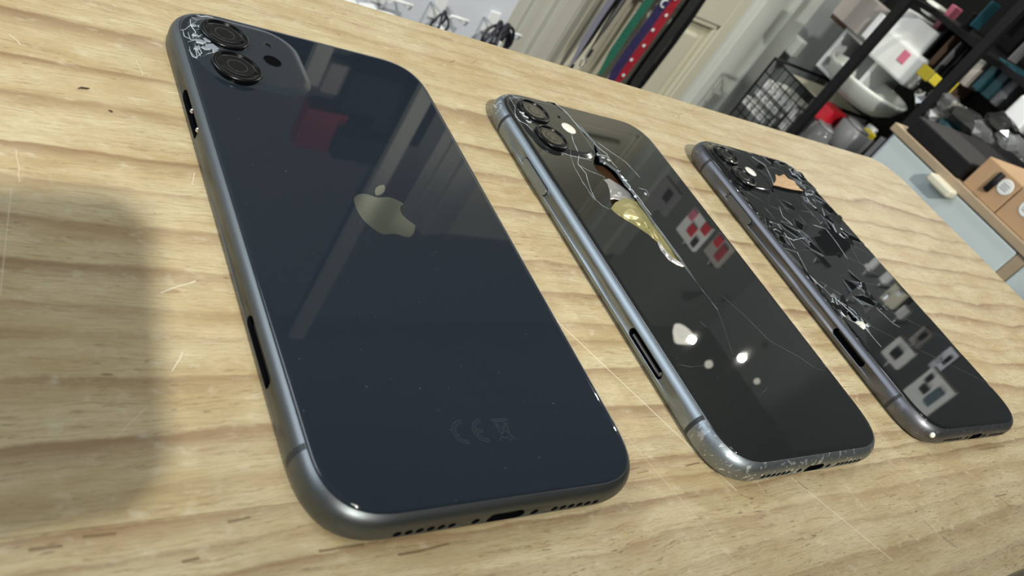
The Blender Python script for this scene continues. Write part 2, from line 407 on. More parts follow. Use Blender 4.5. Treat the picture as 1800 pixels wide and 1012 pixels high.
# panelled door
door = empty('door_1', (x_door0, YW, FLOOR)); door['kind'] = 'structure'
W_ = x_door1 - x_door0; ztop = 1130 - FLOOR
zr = hit(1240, 34, 1, YW)[2] - FLOOR          # rail between lower and upper panel
pl, pr = 95, hit(1264, 44, 1, YW)[0] - x_door0
MB().box(0, 8, 0, W_, 50, ztop).build('door_leaf', M_cream, door)
MB().box(0, -12, 0, pl, 8, ztop).build('stile', M_cream, door, bevel=3)
MB().box(pr, -12, 0, W_, 8, ztop).build('stile', M_cream, door, bevel=3)
for z0, z1 in ((0, 160), (zr, zr + 150), (zr + 900, zr + 1010), (ztop - 120, ztop)):
    MB().box(pl, -12, z0, pr, 8, z1).build('rail', M_cream, door, bevel=3)
for z0, z1 in ((160, zr), (zr + 150, zr + 900), (zr + 1010, ztop - 120)):
    o = MB().box(pl + 42, -6, z0 + 42, pr - 42, 10, z1 - 42).build('raised_panel', M_cream, door, bevel=8, seg=3)
    mb = MB()
    for a in ((pl, z0, pl + 14, z1), (pr - 14, z0, pr, z1), (pl, z0, pr, z0 + 14), (pl, z1 - 14, pr, z1)): mb.box(a[0], -8, a[1], a[2], 8, a[3])
    mb.build('panel_moulding', M_cream, door, bevel=4)
# electrical boxes on the architrave beside the rack
def wallplate(p, q, label):
    a = hit(*p, 1, YW); b = hit(*q, 1, YW)
    o = MB().box(min(a[0], b[0]), YW - 46, min(a[2], b[2]), max(a[0], b[0]), YW - 0.5, max(a[2], b[2])).build('socket_box', M_trim, None, bevel=5)
    tag(o, label, 'socket box')
wallplate((1372, 84), (1404, 60), 'pale box mounted on the wall right of the door frame above the wire basket')

# ================================================================== TABLE
table = empty('table', (0, 0, FLOOR), 0, 'long narrow pine table top with rounded corner, scratched surface, carrying three phones', 'table')
def rounded(x0, y0, x1, y1, r_, ctr):   # right-hand corners rounded
    pts = [(x0, y0)]
    if 'b' in ctr: pts += [(x1 - r_ + r_ * math.cos(t), y0 + r_ + r_ * math.sin(t)) for t in [math.radians(-90 + 90 * k / 10) for k in range(11)]]
    else: pts.append((x1, y0))
    if 't' in ctr: pts += [(x1 - r_ + r_ * math.cos(t), y1 - r_ + r_ * math.sin(t)) for t in [math.radians(90 * k / 10) for k in range(11)]]
    else: pts.append((x1, y1))
    pts.append((x0, y1)); return pts
pa = MB().prism(rounded(-700, -65, 411, 122, 20, 't'), -22, 0).build('plank', M_wood_a, table, (0, 0, -FLOOR), bevel=.12, seg=1)
pb = MB().prism(rounded(-700, -116, 411, -65.02, 20, 'b'), -22, -0.02).build('plank', M_wood_b, table, (0, 0, -FLOOR), bevel=.12, seg=1)
for x_ in (-640, 330):
    for y_ in (-95, 60):
        MB().box(x_, y_, 0, x_ + 40, y_ + 40, -FLOOR - 22).build('leg', M_leg, table, bevel=2)
# loose splinters lying on the wood
def splinter(px, py, ln, wd, ang, label):
    h = hit(px, py, 2, 0)
    o = MB().tube([(-ln / 2, 0, 0), (-ln * .2, wd * .3, .1), (ln * .25, -wd * .1, .1), (ln / 2, wd * .25, 0)], [wd * .2, wd * .5, wd * .45, wd * .15], 6).build('wood_splinter', M_innerbr, None, (h[0], h[1], wd * .5))
    o.rotation_euler = (0, 0, ang); tag(o, label, 'splinter')
splinter(147, 157, 2.6, .45, .28, 'tiny dark wood splinter lying left of the uncracked phone, near its camera end')
splinter(194, 197, .9, .4, -.3, 'minute brown crumb just right of and below the dark splinter')

# ================================================================== PHONES
PW, PHH, PT = 75.7, 150.9, 8.3
def squircle(inset, n=18, r0=16.48, ns=2.83):
    w_ = PW / 2 - inset; h_ = PHH / 2 - inset; r = max(r0 - inset, 2); o = []
    for cx, cy, a in ((w_ - r, h_ - r, 0), (-(w_ - r), h_ - r, 90), (-(w_ - r), -(h_ - r), 180), (w_ - r, -(h_ - r), 270)):
        for k in range(n + 1):
            t = math.radians(a + 90 * k / n); c, s = math.cos(t), math.sin(t); m_ = (abs(c) ** ns + abs(s) ** ns) ** (-1 / ns)
            o.append((cx + r * c * m_, cy + r * s * m_))
    return o
def prof_pt(t):  # t in degrees from -90 (bottom) to 90 (top)
    a = math.radians(t); return 4.236 * (1 - abs(math.cos(a)) ** .6856), PT / 2 + PT / 2 * math.sin(a)
def capsule(mb, c, axis, ln, w_, d, nx):
    """pill-shaped cutter on side nx: axis 'y' on the -x side, 'x' on the -y side"""
    n = 10; r = w_ / 2; poly = []
    for sgn, a0 in ((1, -90), (-1, 90)):
        for k in range(n + 1):
            a = math.radians(a0 + 180 * k / n); poly.append((sgn * (ln / 2 - r) + r * math.cos(a), r * math.sin(a)))
    m = len(poly); v = []
    for dd in (-2.0, d):
        for u, q in poly:
            v.append((c[0] + dd, c[1] + u, c[2] + q) if axis == 'y' else (c[0] + u, c[1] + dd, c[2] + q))
    b = len(mb.v); mb.v += v
    mb.f.append([b + k for k in range(m)]); mb.f.append([b + m + k for k in range(m)])
    for k in range(m): mb.f.append([b + k, b + (k + 1) % m, b + m + (k + 1) % m, b + m + k])
    mb.m += [0] * (m + 2); mb.sm += [False] * (m + 2)
# the frame: a solid of revolution-like shell with real recesses cut in
def make_frame_mesh():
    mb = MB(); rings = []
    ts = [-90, -70, -52, -38, -25, -12, 0, 12, 25, 36, 46, 55, 62]
    lv = [prof_pt(t) for t in ts]
    lv += [(1.85, 7.92), (1.95, 7.80), (2.0, 4.6)]
    n = None; v = []
    for ins, z in lv:
        sq = squircle(ins); n = len(sq); v += [(x, y, z) for x, y in sq]
    f = [[k for k in range(n - 1, -1, -1)]]; sm = [False]
    for i in range(len(lv) - 1):
        for k in range(n): f.append([i * n + k, i * n + (k + 1) % n, (i + 1) * n + (k + 1) % n, (i + 1) * n + k]); sm.append(i < len(lv) - 3)
    f.append([(len(lv) - 1) * n + k for k in range(n)]); sm.append(False)
    mb.v = v; mb.f = f; mb.m = [0] * len(f); mb.sm = sm
    body = mb.build('frame', [M_frame1, M_hole])
    c = MB()
    xs = -PW / 2
    capsule(c, (xs, 32.7, 4.45), 'y', 16.4, 2.9, 1.5, -1)
    capsule(c, (xs, -36.6, 4.35), 'y', 16.4, 2.7, 1.5, -1)
    ys = -PHH / 2
    capsule(c, (0, ys, 4.15), 'x', 8.6, 2.9, 1.8, -1)
    for k in range(6): capsule(c, (-23.0 + 2.2 * k, ys, 4.15), 'x', 1.55, 1.5, 1.2, -1)
    for k in range(6): capsule(c, (12.0 + 2.2 * k, ys, 4.15), 'x', 1.55, 1.5, 1.2, -1)
    for s in (-1, 1): capsule(c, (s * 6.9, ys, 4.15), 'x', 1.75, 1.7, 1.0, -1)
    cut = c.build('cutter', M_hole)
    md = body.modifiers.new('b', 'BOOLEAN'); md.operation = 'DIFFERENCE'; md.object = cut; md.solver = 'EXACT'; md.material_mode = 'TRANSFER'
    dg = bpy.context.evaluated_depsgraph_get(); me = bpy.data.meshes.new_from_object(body.evaluated_get(dg)); me.name = 'frame'
    for o in (body, cut): bpy.data.objects.remove(o, do_unlink=True)
    return me
FRAME = make_frame_mesh()

def offset_poly(poly, offs):
    """move each edge k (k -> k+1) of a CCW polygon inwards by offs[k]"""
    n = len(poly); out = []
    for k in range(n):
        p0 = poly[k - 1]; p = poly[k]; p1 = poly[(k + 1) % n]; oa = offs[k - 1]; ob = offs[k]
        ax, ay = p[0] - p0[0], p[1] - p0[1]; bx_, by_ = p1[0] - p[0], p1[1] - p[1]
        la = math.hypot(ax, ay) or 1e-9; lb = math.hypot(bx_, by_) or 1e-9
        na = (-ay / la, ax / la); nb = (-by_ / lb, bx_ / lb)
        det = na[0] * nb[1] - na[1] * nb[0]
        if abs(det) < .12:
            mx_, my_ = na[0] + nb[0], na[1] + nb[1]; l = math.hypot(mx_, my_) or 1; o = (oa + ob) / 2
            out.append((p[0] + mx_ / l * o, p[1] + my_ / l * o))
        else:
            x = (oa * nb[1] - ob * na[1]) / det; y = (na[0] * ob - nb[0] * oa) / det
            l = math.hypot(x, y); lim = 3 * max(oa, ob, 1e-6)
            if l > lim: x *= lim / l; y *= lim / l
            out.append((p[0] + x, p[1] + y))
    return out
def plate(poly, flags, ztop=8.3, th=.8, wc=.09, gap=.03):
    """a glass piece. flags[k] True = edge k lies on the phone's outline (rounded), False = fracture edge. materials 0 glass, 1 fracture"""
    mb = MB(); n = len(poly)
    rings = [(0, .8), (0, .4), (.35, .15), (.8, .04), (1.4, 0)]
    crk = [(gap, .8), (gap, .10), (gap + wc * .5, .05), (gap + wc, .02), (gap + wc + .01, 0)]
    if not any(flags): rings = [rings[0], rings[1], rings[4]]; crk = [crk[0], crk[1], crk[3]]; crk[2] = (crk[2][0], 0)
    v = []
    for (o, dz), (c_, dzc) in zip(rings, crk):
        q = offset_poly(poly, [o if flags[k] is True else (0 if flags[k] == 2 else c_) for k in range(n)])
        for k in range(n):
            fl = flags[k] is True or flags[k - 1] is True; hl = flags[k] == 2 or flags[k - 1] == 2
            v.append((q[k][0], q[k][1], ztop - (dz if fl else (0 if hl and dzc < .5 else dzc))))
    f = []; m = []; sm = []
    m_ = len(rings)
    for i in range(m_ - 1):
        for k in range(n):
            f.append([i * n + k, i * n + (k + 1) % n, (i + 1) * n + (k + 1) % n, (i + 1) * n + k]); m.append(0 if flags[k] else 1); sm.append(flags[k] is True and i > 0)
    tri = tessellate_polygon([[Vector((v[(m_ - 1) * n + k][0], v[(m_ - 1) * n + k][1], 0)) for k in range(n)]])
    for t in tri: f.append([(m_ - 1) * n + k for k in t]); m.append(0); sm.append(False)
    mb.v = v; mb.f = f; mb.m = m; mb.sm = sm
    return mb
def zsurf(x, y):
    d = min(x + 34.6, -4.4 - x, 72.3 - y, y - 42.0)
    lv = [(0, 8.30), (.5, 8.35), (1.1, 8.56), (1.7, 8.81), (2.2, 8.93), (2.9, 8.97)]
    if d <= 0: return 8.30
    for (a, za), (b, zb) in zip(lv, lv[1:]):
        if d < b: return za + (zb - za) * (d - a) / (b - a)
    return 8.97
def crack_lines(lines, z, parent, name='crack', m=None, seed=1):
    rnd = random.Random(seed); mb = MB()
    for ln in lines:
        w_ = ln[0]; pts = ln[1:]; q = []
        for a, b in zip(pts, pts[1:]):
            d = math.hypot(b[0] - a[0], b[1] - a[1]); k = max(1, int(d / 1.6))
            for j in range(k):
                t = j / k; q.append((a[0] + (b[0] - a[0]) * t + rnd.uniform(-.13, .13), a[1] + (b[1] - a[1]) * t + rnd.uniform(-.13, .13)))
        q.append(pts[-1]); n = len(q); v = []
        for j, p in enumerate(q):
            a = q[max(0, j - 1)]; b = q[min(n - 1, j + 1)]; dx, dy = b[0] - a[0], b[1] - a[1]; l = math.hypot(dx, dy) or 1
            ww = w_ * rnd.uniform(.35, 1.25) * (.4 if j in (0, n - 1) else 1)
            z = zsurf(*p) + .01; v += [(p[0] - dy / l * ww, p[1] + dx / l * ww, z - .03), (p[0], p[1], z + .03 + ww * .25), (p[0] + dy / l * ww, p[1] - dx / l * ww, z - .03)]
        f = []
        for j in range(n - 1): f += [(j * 3, j * 3 + 1, j * 3 + 4, j * 3 + 3), (j * 3 + 1, j * 3 + 2, j * 3 + 5, j * 3 + 4)]
        mb.add(v, f)
    o = mb.build(name, m or M_edge, parent); o['kind'] = 'stuff'; return o

def lens(ph, cx, cy, z, chip=False):
    r = 6.2
    ring = MB().lathe([(r, -1.0), (r, .55), (r - .12, .8), (r - .45, .95), (r - .9, .95), (r - 1.05, .75), (r - 1.05, .3)], 56, mis=[0, 0, 1, 0, 0, 0, 0]).build('camera_lens', [M_ring, M_ringlit], ph, (cx, cy, z))
    MB().lathe([(5.15, .3), (5.15, .62), (5.0, .68), (0.5, .68)], 48).build('lens_glass', M_lens, ring)
    MB().lathe([(4.3, .685), (4.2, .72), (3.6, .72), (3.5, .69)], 40).build('inner_ring', M_lensc, ring)
    MB().lathe([(2.6, .68), (2.5, .72), (2.2, .73), (1.2, .73)], 32, mis=[0, 0, 1, 1]).build('lens_core', [M_lensin, M_lensc], ring)
    return ring
def phone(i, label, frame_m, glass_m, bump_m):
    x, y, a = PH[i]
    ph = empty('smartphone', (x, y, 0), a, label, 'smartphone', None)
    me = FRAME if i == 0 else FRAME.copy(); me.materials[0] = frame_m
    link('frame', me, ph)
    # antenna bands wrapping the rounded side
    for yb in (-59.3, 59.3):
        for sx in (-1, 1):
            if i == 0 and yb > 0: continue
            v = []; ts = [-52, -38, -25, -12, 0, 12, 25, 36, 46, 55, 62]
            for t in ts:
                ins, z = prof_pt(t)
                for dy in (-.6, .6): v.append((sx * (PW / 2 - ins + .05), yb + dy, z + .03))
            f = [(2 * k, 2 * k + 1, 2 * k + 3, 2 * k + 2) for k in range(len(ts) - 1)]
            MB().add(v, f, 0, True).build('antenna_band', M_band, ph)
    # port contacts
    MB().box(-3.2, -PHH / 2 + .9, 3.8, 3.2, -PHH / 2 + 1.75, 4.4).build('charging_port', M_gasket, ph)
    cts = MB()
    for k in range(8): cts.box(-2.7 + .7 * k, -PHH / 2 + .85, 4.4, -2.4 + .7 * k, -PHH / 2 + 1.7, 4.48)
    o = cts.build('port_contacts', M_steel, ph); o['kind'] = 'stuff'
    for s in (-1, 1): MB().lathe([(.62, 0), (.62, .25), (.3, .3)], 12).build('screw', M_steel, ph, (s * 6.9, -PHH / 2 + 1.0, 4.15), rot=(math.radians(90), 0, 0))
    return ph
def bump(ph, m, poly_px=None):
    # raised camera plateau: squarish outline with flared fillet
    def sq(x0, y0, x1, y1, r, n=8):
        o = []
        for cx, cy, a in ((x1 - r, y1 - r, 0), (x0 + r, y1 - r, 90), (x0 + r, y0 + r, 180), (x1 - r, y0 + r, 270)):
            for k in range(n + 1):
                t = math.radians(a + 90 * k / n); o.append((cx + r * math.cos(t), cy + r * math.sin(t)))
        return o
    mb = MB(); v = []; lv = [(0, 8.20), (.5, 8.33), (1.1, 8.55), (1.7, 8.80), (2.2, 8.92), (2.9, 8.96)]
    for ins, z in lv: v += [(x, y, z) for x, y in sq(-34.6 + ins, 42.0 + ins, -4.4 - ins, 72.3 - ins, 9.5 - ins)]
    n = len(v) // len(lv)
    f = [(i * n + k, i * n + (k + 1) % n, (i + 1) * n + (k + 1) % n, (i + 1) * n + k) for i in range(len(lv) - 1) for k in range(n)]
    mb.add(v, f, 0, True); mb.add([q for q in v[-n:]], [list(range(n))], 0, True)
    return mb.build('camera_bump', m, ph)
ZB = 8.96
# ---- phone 1 : intact back, cracked at the camera corner
p1 = phone(0, 'large navy phone nearest the camera, mirror fruit emblem on an uncracked back, chipped camera corner', M_frame1, M_glass1, M_bump1)
sq = squircle(1.9); plate(sq, [True] * len(sq)).build('back_glass', [M_glass1, M_edge], p1)
b1 = bump(p1, M_bump1)
lens(p1, -25.3, 62.6, ZB); lens(p1, -25.0, 48.7, ZB)
h = L(0, 479, 107, 9.0)
MB().lathe([(2.5, 0), (2.5, .04), (2.3, .05), (2.25, .02)], 32, mis=[0, 0, 0, 1]).build('flash_opening', [M_ring, M_hole], p1, (h[0], h[1], ZB))
h = L(0, 471, 79, 9.0); MB().lathe([(1.2, 0), (1.2, .05), (.9, .06), (.85, .02)], 20, mis=[0, 0, 0, 1]).build('microphone', [M_bump1, M_ring], p1, (h[0], h[1], ZB))
S = 6.745
body_px = [(418, 340), (430, 310), (465, 283), (510, 273), (560, 275), (610, 290), (660, 308), (710, 320), (760, 316), (820, 312), (880, 325), (940, 350), (985, 375), (1005, 395), (1000, 408), (978, 415), (968, 440), (972, 480), (990, 520), (1030, 560), (1080, 600), (1120, 625), (1147, 648), (1140, 700), (1125, 745), (1095, 780), (1060, 790), (1010, 780), (960, 760), (910, 748), (860, 748), (810, 756), (765, 755), (720, 735), (660, 695), (600, 650), (540, 590), (490, 520), (450, 450), (425, 390)]
leaf_px = [(780, 168), (790, 200), (785, 235), (760, 270), (720, 288), (680, 292), (668, 265), (668, 230), (685, 200), (720, 177), (755, 168)]
for nm, pp in (('fruit_emblem', body_px), ('emblem_leaf', leaf_px)):
    q = [L(0, 560 + a / S, 300 + b / S, 8.32) for a, b in pp]
    MB().prism(q[::-1], 8.29, 8.33).build(nm, M_logo, p1)
# regulatory marks, faint outline strokes
def arc(cx, cy, r, a0, a1, n=14): return [(cx + r * math.cos(math.radians(a0 + (a1 - a0) * k / n)), cy + r * math.sin(math.radians(a0 + (a1 - a0) * k / n))) for k in range(n + 1)]
cm = MB()
def stroke(mb, pts, w_=.11, z=8.30):
    for a, b in zip(pts, pts[1:]):
        dx, dy = b[0] - a[0], b[1] - a[1]; l = math.hypot(dx, dy) or 1; nx, ny = -dy / l * w_, dx / l * w_
        mb.add([(a[0] - nx, a[1] - ny, z + .008), (b[0] - nx, b[1] - ny, z + .008), (b[0] + nx, b[1] + ny, z + .008), (a[0] + nx, a[1] + ny, z + .008)], [(0, 1, 2, 3)])
for cx in (-4.4, .3):
    stroke(cm, arc(cx, -59.3, 2.6, 90, 270) + arc(cx, -59.3, 2.0, 270, 90) + [(cx, -56.7)])
stroke(cm, [(-1.7, -59.0), (-.2, -59.0), (-.2, -59.6), (-1.7, -59.6)])
o = cm.build('conformity_mark', M_print, p1)
bm_ = MB()
stroke(bm_, [(3.5, -57.5), (6.3, -57.5), (5.8, -61.3), (4.0, -61.3), (3.5, -57.5)]); stroke(bm_, [(2.9, -56.9), (6.9, -61.9)]); stroke(bm_, [(6.9, -56.9), (2.9, -61.9)])
stroke(bm_, [(3.2, -57.0), (6.5, -57.0)]); stroke(bm_, arc(5.6, -61.6, .35, 0, 360))
bm_.build('crossed_bin_mark', M_print, p1)
P = lambda *pts: [L(0, a, b, 8.6) for a, b in pts]
C1 = [[.10] + P((333, 86), (345, 100), (354, 94), (349, 80)), [.12] + P((331, 55), (336, 68), (345, 72), (352, 66)), [.13] + P((334, 34), (337, 48), (343, 58), (338, 66), (350, 70)),
      [.09] + P((318, 52), (326, 50), (336, 44), (345, 40)), [.15] + P((343, 28), (352, 31), (362, 29), (375, 30)), [.08] + P((336, 32), (346, 38), (358, 34)),
      [.10] + P((333, 80), (339, 97), (347, 101), (343, 80)), [.10] + P((343, 76), (349, 92), (353, 100)), [.12] + P((321, 50), (325, 62), (333, 66)), [.12] + P((330, 72), (342, 70), (356, 62)),
      [.10] + P((356, 100), (366, 96), (378, 94)), [.10] + P((345, 55), (352, 52), (358, 46))]
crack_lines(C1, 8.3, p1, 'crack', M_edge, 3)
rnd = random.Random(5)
for (px, py, s) in ((352, 74, 1.3), (363, 71, 1.5), (372, 84, 1.7), (360, 85, 1.3), (348, 84, 1.1), (379, 92, 1.3), (340, 45, .8), (350, 47, .8), (384, 97, 1.0), (344, 62, .9)):  # chipped glass at the corner, coloured pale to carry the fillet highlight
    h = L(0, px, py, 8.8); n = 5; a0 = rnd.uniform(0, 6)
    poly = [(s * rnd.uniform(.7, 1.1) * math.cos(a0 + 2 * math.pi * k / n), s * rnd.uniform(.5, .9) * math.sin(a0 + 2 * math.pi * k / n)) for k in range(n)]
    o = plate(poly, [False] * n, .12, .3, .05, 0).build('glass_shard', [M_glowflake, M_edge], p1, (h[0], h[1], zsurf(*h[:2]))); o.rotation_euler = (rnd.uniform(-.12, .12), rnd.uniform(-.2, .05), 0)
# contents of the empty button slot
for dy in (35.9, 29.0): MB().lathe([(.7, 0), (.7, .5), (.3, .8)], 12).build('slot_pin', M_chrome, p1, (-PW / 2 + 1.2, dy - 2, 4.4), rot=(0, math.radians(-90), 0))
MB().box(-PW / 2 + 1.0, -43.5, 3.5, -PW / 2 + 1.6, -29.5, 4.1).build('slot_rail', M_gasket, p1)

# ---- phone 2 : split back with a torn opening
p2 = phone(1, 'scuffed grey phone in the middle with a torn hole in its back showing gold film', M_frame2, M_glass2, M_bump2)
Q = lambda *pts: [L(1, a, b, 8.3) for a, b in pts]
out2 = squircle(1.9)
# fracture path from top edge down to right edge; two sides of it form the hole
left_side = Q((975, 181), (990, 196), (1006, 214), (1019, 224), (1034, 240), (1044, 249), (1046, 272), (1043, 289), (1050, 300), (1063, 311), (1061, 315), (1068, 323), (1072, 336), (1074, 355), (1074, 367), (1084, 376), (1100, 386), (1120, 398), (1140, 412), (1155, 425), (1162, 440), (1175, 456), (1190, 466), (1204, 471), (1214, 484), (1226, 498))
right_side = Q((975, 181), (991, 195), (1007, 212), (1021, 222), (1035, 238), (1046, 249), (1052, 262), (1056, 281), (1070, 288), (1083, 298), (1090, 307), (1100, 322), (1113, 336), (1124, 352), (1138, 372), (1152, 393), (1168, 414), (1183, 435), (1198, 455), (1206, 468), (1214, 480), (1226, 498))
tail = Q((1226, 498), (1262, 545), (1300, 570), (1352, 598), (1405, 627))
def nearest(poly, p): return min(range(len(poly)), key=lambda k: (poly[k][0] - p[0]) ** 2 + (poly[k][1] - p[1]) ** 2)
dense = []
for k in range(len(out2)):
    a = out2[k]; b = out2[(k + 1) % len(out2)]; d = math.hypot(b[0] - a[0], b[1] - a[1]); n = max(1, int(d / 3))
    dense += [(a[0] + (b[0] - a[0]) * j / n, a[1] + (b[1] - a[1]) * j / n) for j in range(n)]
ia = nearest(dense, (left_side[0][0] + 1.5, 200)) ; ia = nearest(dense, (left_side[0][0] - 3, 75)); ib = nearest(dense, (40, tail[-1][1] - 1))
def arc_idx(i0, i1):
    o = []; k = i0
    while True:
        o.append(dense[k])
        if k == i1: return o
        k = (k + 1) % len(dense)
# left piece: CCW outline from ia (top) round by left, bottom to ib (right), then back up tail + left side
A = arc_idx(ia, ib); A_fl = [True] * (len(A) - 1)
back = tail[::-1][1:] + left_side[::-1][1:]
polyA = A + back; flA = A_fl + [2] * (len(tail) - 1); flA += [False] * (len(polyA) - len(flA))
Bq = arc_idx(ib, ia); back2 = right_side + tail[1:-1]
polyB = Bq + back2; flB = [True] * (len(Bq) - 1); flB += [False] * (len(right_side)); flB += [2] * (len(polyB) - len(flB))
plate(polyA, flA, 8.3, .8, .07, .0).build('back_glass', [M_glass2, M_edge2], p2)
plate(polyB, flB, 8.3, .8, .09, .0).build('back_glass', [M_glass2, M_edge2], p2)
# interior seen through the opening
MB().box(-32, -66, 4.6, 32, 40, 5.0).build('inner_board', M_inner, p2)
MB().box(-20, 12, 5.0, 12, 44, 5.6).build('inner_board', M_innerbr, p2)
def crumple(name, poly_px, z, m, amp, seed, sub=7):
    rnd = random.Random(seed); pts = [L(1, a, b, 7.2) for a, b in poly_px]
    x0 = min(p[0] for p in pts) ; x1 = max(p[0] for p in pts); y0 = min(p[1] for p in pts); y1 = max(p[1] for p in pts)
    n = len(pts); cx = sum(p[0] for p in pts) / n; cy = sum(p[1] for p in pts) / n; v = []; f = []
    for r in range(sub + 1):
        t = 1 - r / (sub + .5)
        for k in range(n):
            v.append((cx + (pts[k][0] - cx) * t, cy + (pts[k][1] - cy) * t, z + rnd.uniform(-amp, amp) * (0.6 if r == 0 else 1)))
    for r in range(sub):
        for k in range(n):
            a, b, c, d = r * n + k, r * n + (k + 1) % n, (r + 1) * n + (k + 1) % n, (r + 1) * n + k
            f += [(a, b, c), (a, c, d)]
    f.append([sub * n + k for k in range(n)])
    return MB().add(v, f, 0).build(name, m, p2)
crumple('silver_film', [(1062, 314), (1072, 312), (1090, 322), (1108, 335), (1118, 350), (1100, 352), (1080, 348), (1070, 350), (1062, 335)], 6.7, M_silverfilm, .12, 2, 4)
o = crumple('gold_film', [(1074, 366), (1082, 355), (1098, 348), (1112, 350), (1122, 355), (1135, 372), (1150, 395), (1168, 418), (1185, 442), (1200, 462), (1212, 482), (1190, 468), (1170, 452), (1150, 430), (1120, 402), (1090, 386)], 7.2, M_goldfilm, .28, 4, 6)
crumple('silver_film', [(1154, 425), (1170, 445), (1188, 463), (1208, 472), (1196, 471), (1180, 467), (1164, 452), (1155, 438)], 7.9, M_silverfilm, .12, 9, 3)
# camera bump pieces
bump(p2, M_bump2); lens(p2, -25.2, 62.7, ZB); lens(p2, -25.0, 49.0, ZB)
h = L(1, 1000, 225, 9.1); MB().lathe([(2.9, 0), (2.9, .12), (2.4, .30), (1.6, .42), (.5, .46)], 28).build('flash', M_flash, p2, (h[0], h[1], ZB))
h = L(1, 983, 205, 9.1); MB().lathe([(.8, 0), (.8, .05), (.6, .06), (.5, .02)], 16, mis=[0, 0, 0, 1]).build('microphone', [M_ring, M_hole], p2, (h[0], h[1], ZB))
C2 = [[.12] + Q((975, 181), (990, 196), (1006, 214), (1019, 224), (1034, 240), (1046, 252)), [.17] + Q((1002, 236), (1007, 255), (1017, 275), (1016, 288), (1030, 305), (1037, 330), (1047, 351)),
      [.08] + Q((986, 269), (1015, 276), (1040, 282)), [.20] + Q((1046, 274), (1055, 272), (1066, 274), (1074, 283), (1085, 295)), [.15] + Q((1044, 252), (1055, 262), (1066, 270), (1078, 288)),
      [.28] + Q((1090, 306), (1098, 318), (1106, 326), (1115, 338)), [.16] + Q((1113, 336), (1122, 346), (1133, 362), (1145, 378)), [.10] + Q((1122, 330), (1136, 334), (1141, 345)),
      [.06] + Q((1050, 250), (1075, 268), (1100, 285), (1125, 312)), [.05] + Q((1047, 351), (1060, 362), (1072, 368)), [.05] + Q((1017, 290), (1035, 300), (1063, 311)),
      [.05] + Q((1000, 262), (1008, 290), (1024, 320), (1046, 352)),
      ]
C2F = [[.045] + Q((1226, 498), (1262, 545), (1275, 580), (1288, 625)), [.045] + Q((1270, 520), (1310, 555), (1352, 598), (1405, 627)), [.04] + Q((1405, 627), (1430, 645), (1450, 652)),
      [.05] + Q((1192, 640), (1215, 645), (1245, 640)), [.05] + Q((1230, 565), (1242, 575)), [.05] + Q((1338, 692), (1352, 678)), [.05] + Q((1198, 470), (1206, 468)),
      ]
C2 += [[.08] + Q((893, 172), (904, 190), (906, 205), (916, 215)), [.06] + Q((900, 170), (912, 178), (917, 190)),
      [.12] + Q((906, 200), (912, 212), (925, 222), (934, 232)), [.10] + Q((908, 195), (918, 198), (926, 208))]
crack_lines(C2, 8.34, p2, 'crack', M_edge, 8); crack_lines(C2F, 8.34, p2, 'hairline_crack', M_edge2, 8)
rnd = random.Random(9)
for (px, py, s) in ((922, 206, 1.5), (916, 200, 1.1), (929, 216, 1.2), (1060, 276, 1.1), (1052, 270, .8), (1070, 280, .9), (1100, 316, 1.0), (1095, 310, .9), (1118, 344, .8), (1064, 286, .6), (1135, 340, .9), (1088, 300, .8), (1109, 331, .8)):
    h = L(1, px, py, 8.5); n = 5; zz_ = zsurf(*h[:2]) + .05; a0 = rnd.uniform(0, 6)
    poly = [(s * rnd.uniform(.6, 1.1) * math.cos(a0 + 2 * math.pi * k / n), s * rnd.uniform(.4, .9) * math.sin(a0 + 2 * math.pi * k / n)) for k in range(n)]
    o = plate(poly, [False] * n, .3, .3, .09, 0).build('glass_shard', [M_glass2, M_edge], p2, (h[0], h[1], zz_)); o.rotation_euler = (rnd.uniform(-.3, .3), rnd.uniform(-.3, .3), 0)
# side button, SIM slot contents
def button(ph, m):
    mb = MB(); n = 10; r = 1.25; poly = []
    for sgn, a0 in ((1, -90), (-1, 90)):
        for k in range(n + 1):
            a = math.radians(a0 + 180 * k / n); poly.append((sgn * (7.95 - r) + r * math.cos(a), r * math.sin(a)))
    mb.prism(poly, 0, 1.5)
    o = mb.build('side_button', m, ph, bevel=.18)
    o.matrix_local = Matrix.Translation(Vector((-PW / 2 + 1.15, 32.7, 4.45)) * MM) @ Matrix(((0, 0, -1, 0), (1, 0, 0, 0), (0, 1, 0, 0), (0, 0, 0, 1)))
    return o
button(p2, M_frame2)
MB().box(-PW / 2 + .9, -43.6, 3.4, -PW / 2 + 1.4, -29.6, 3.9).build('slot_rail', M_greyp, p2)
MB().lathe([(.6, 0), (.6, .6), (.3, .8)], 12).build('slot_pin', M_greyp, p2, (-PW / 2 + 1.3, -43.6, 4.35), rot=(0, math.radians(-90), 0))

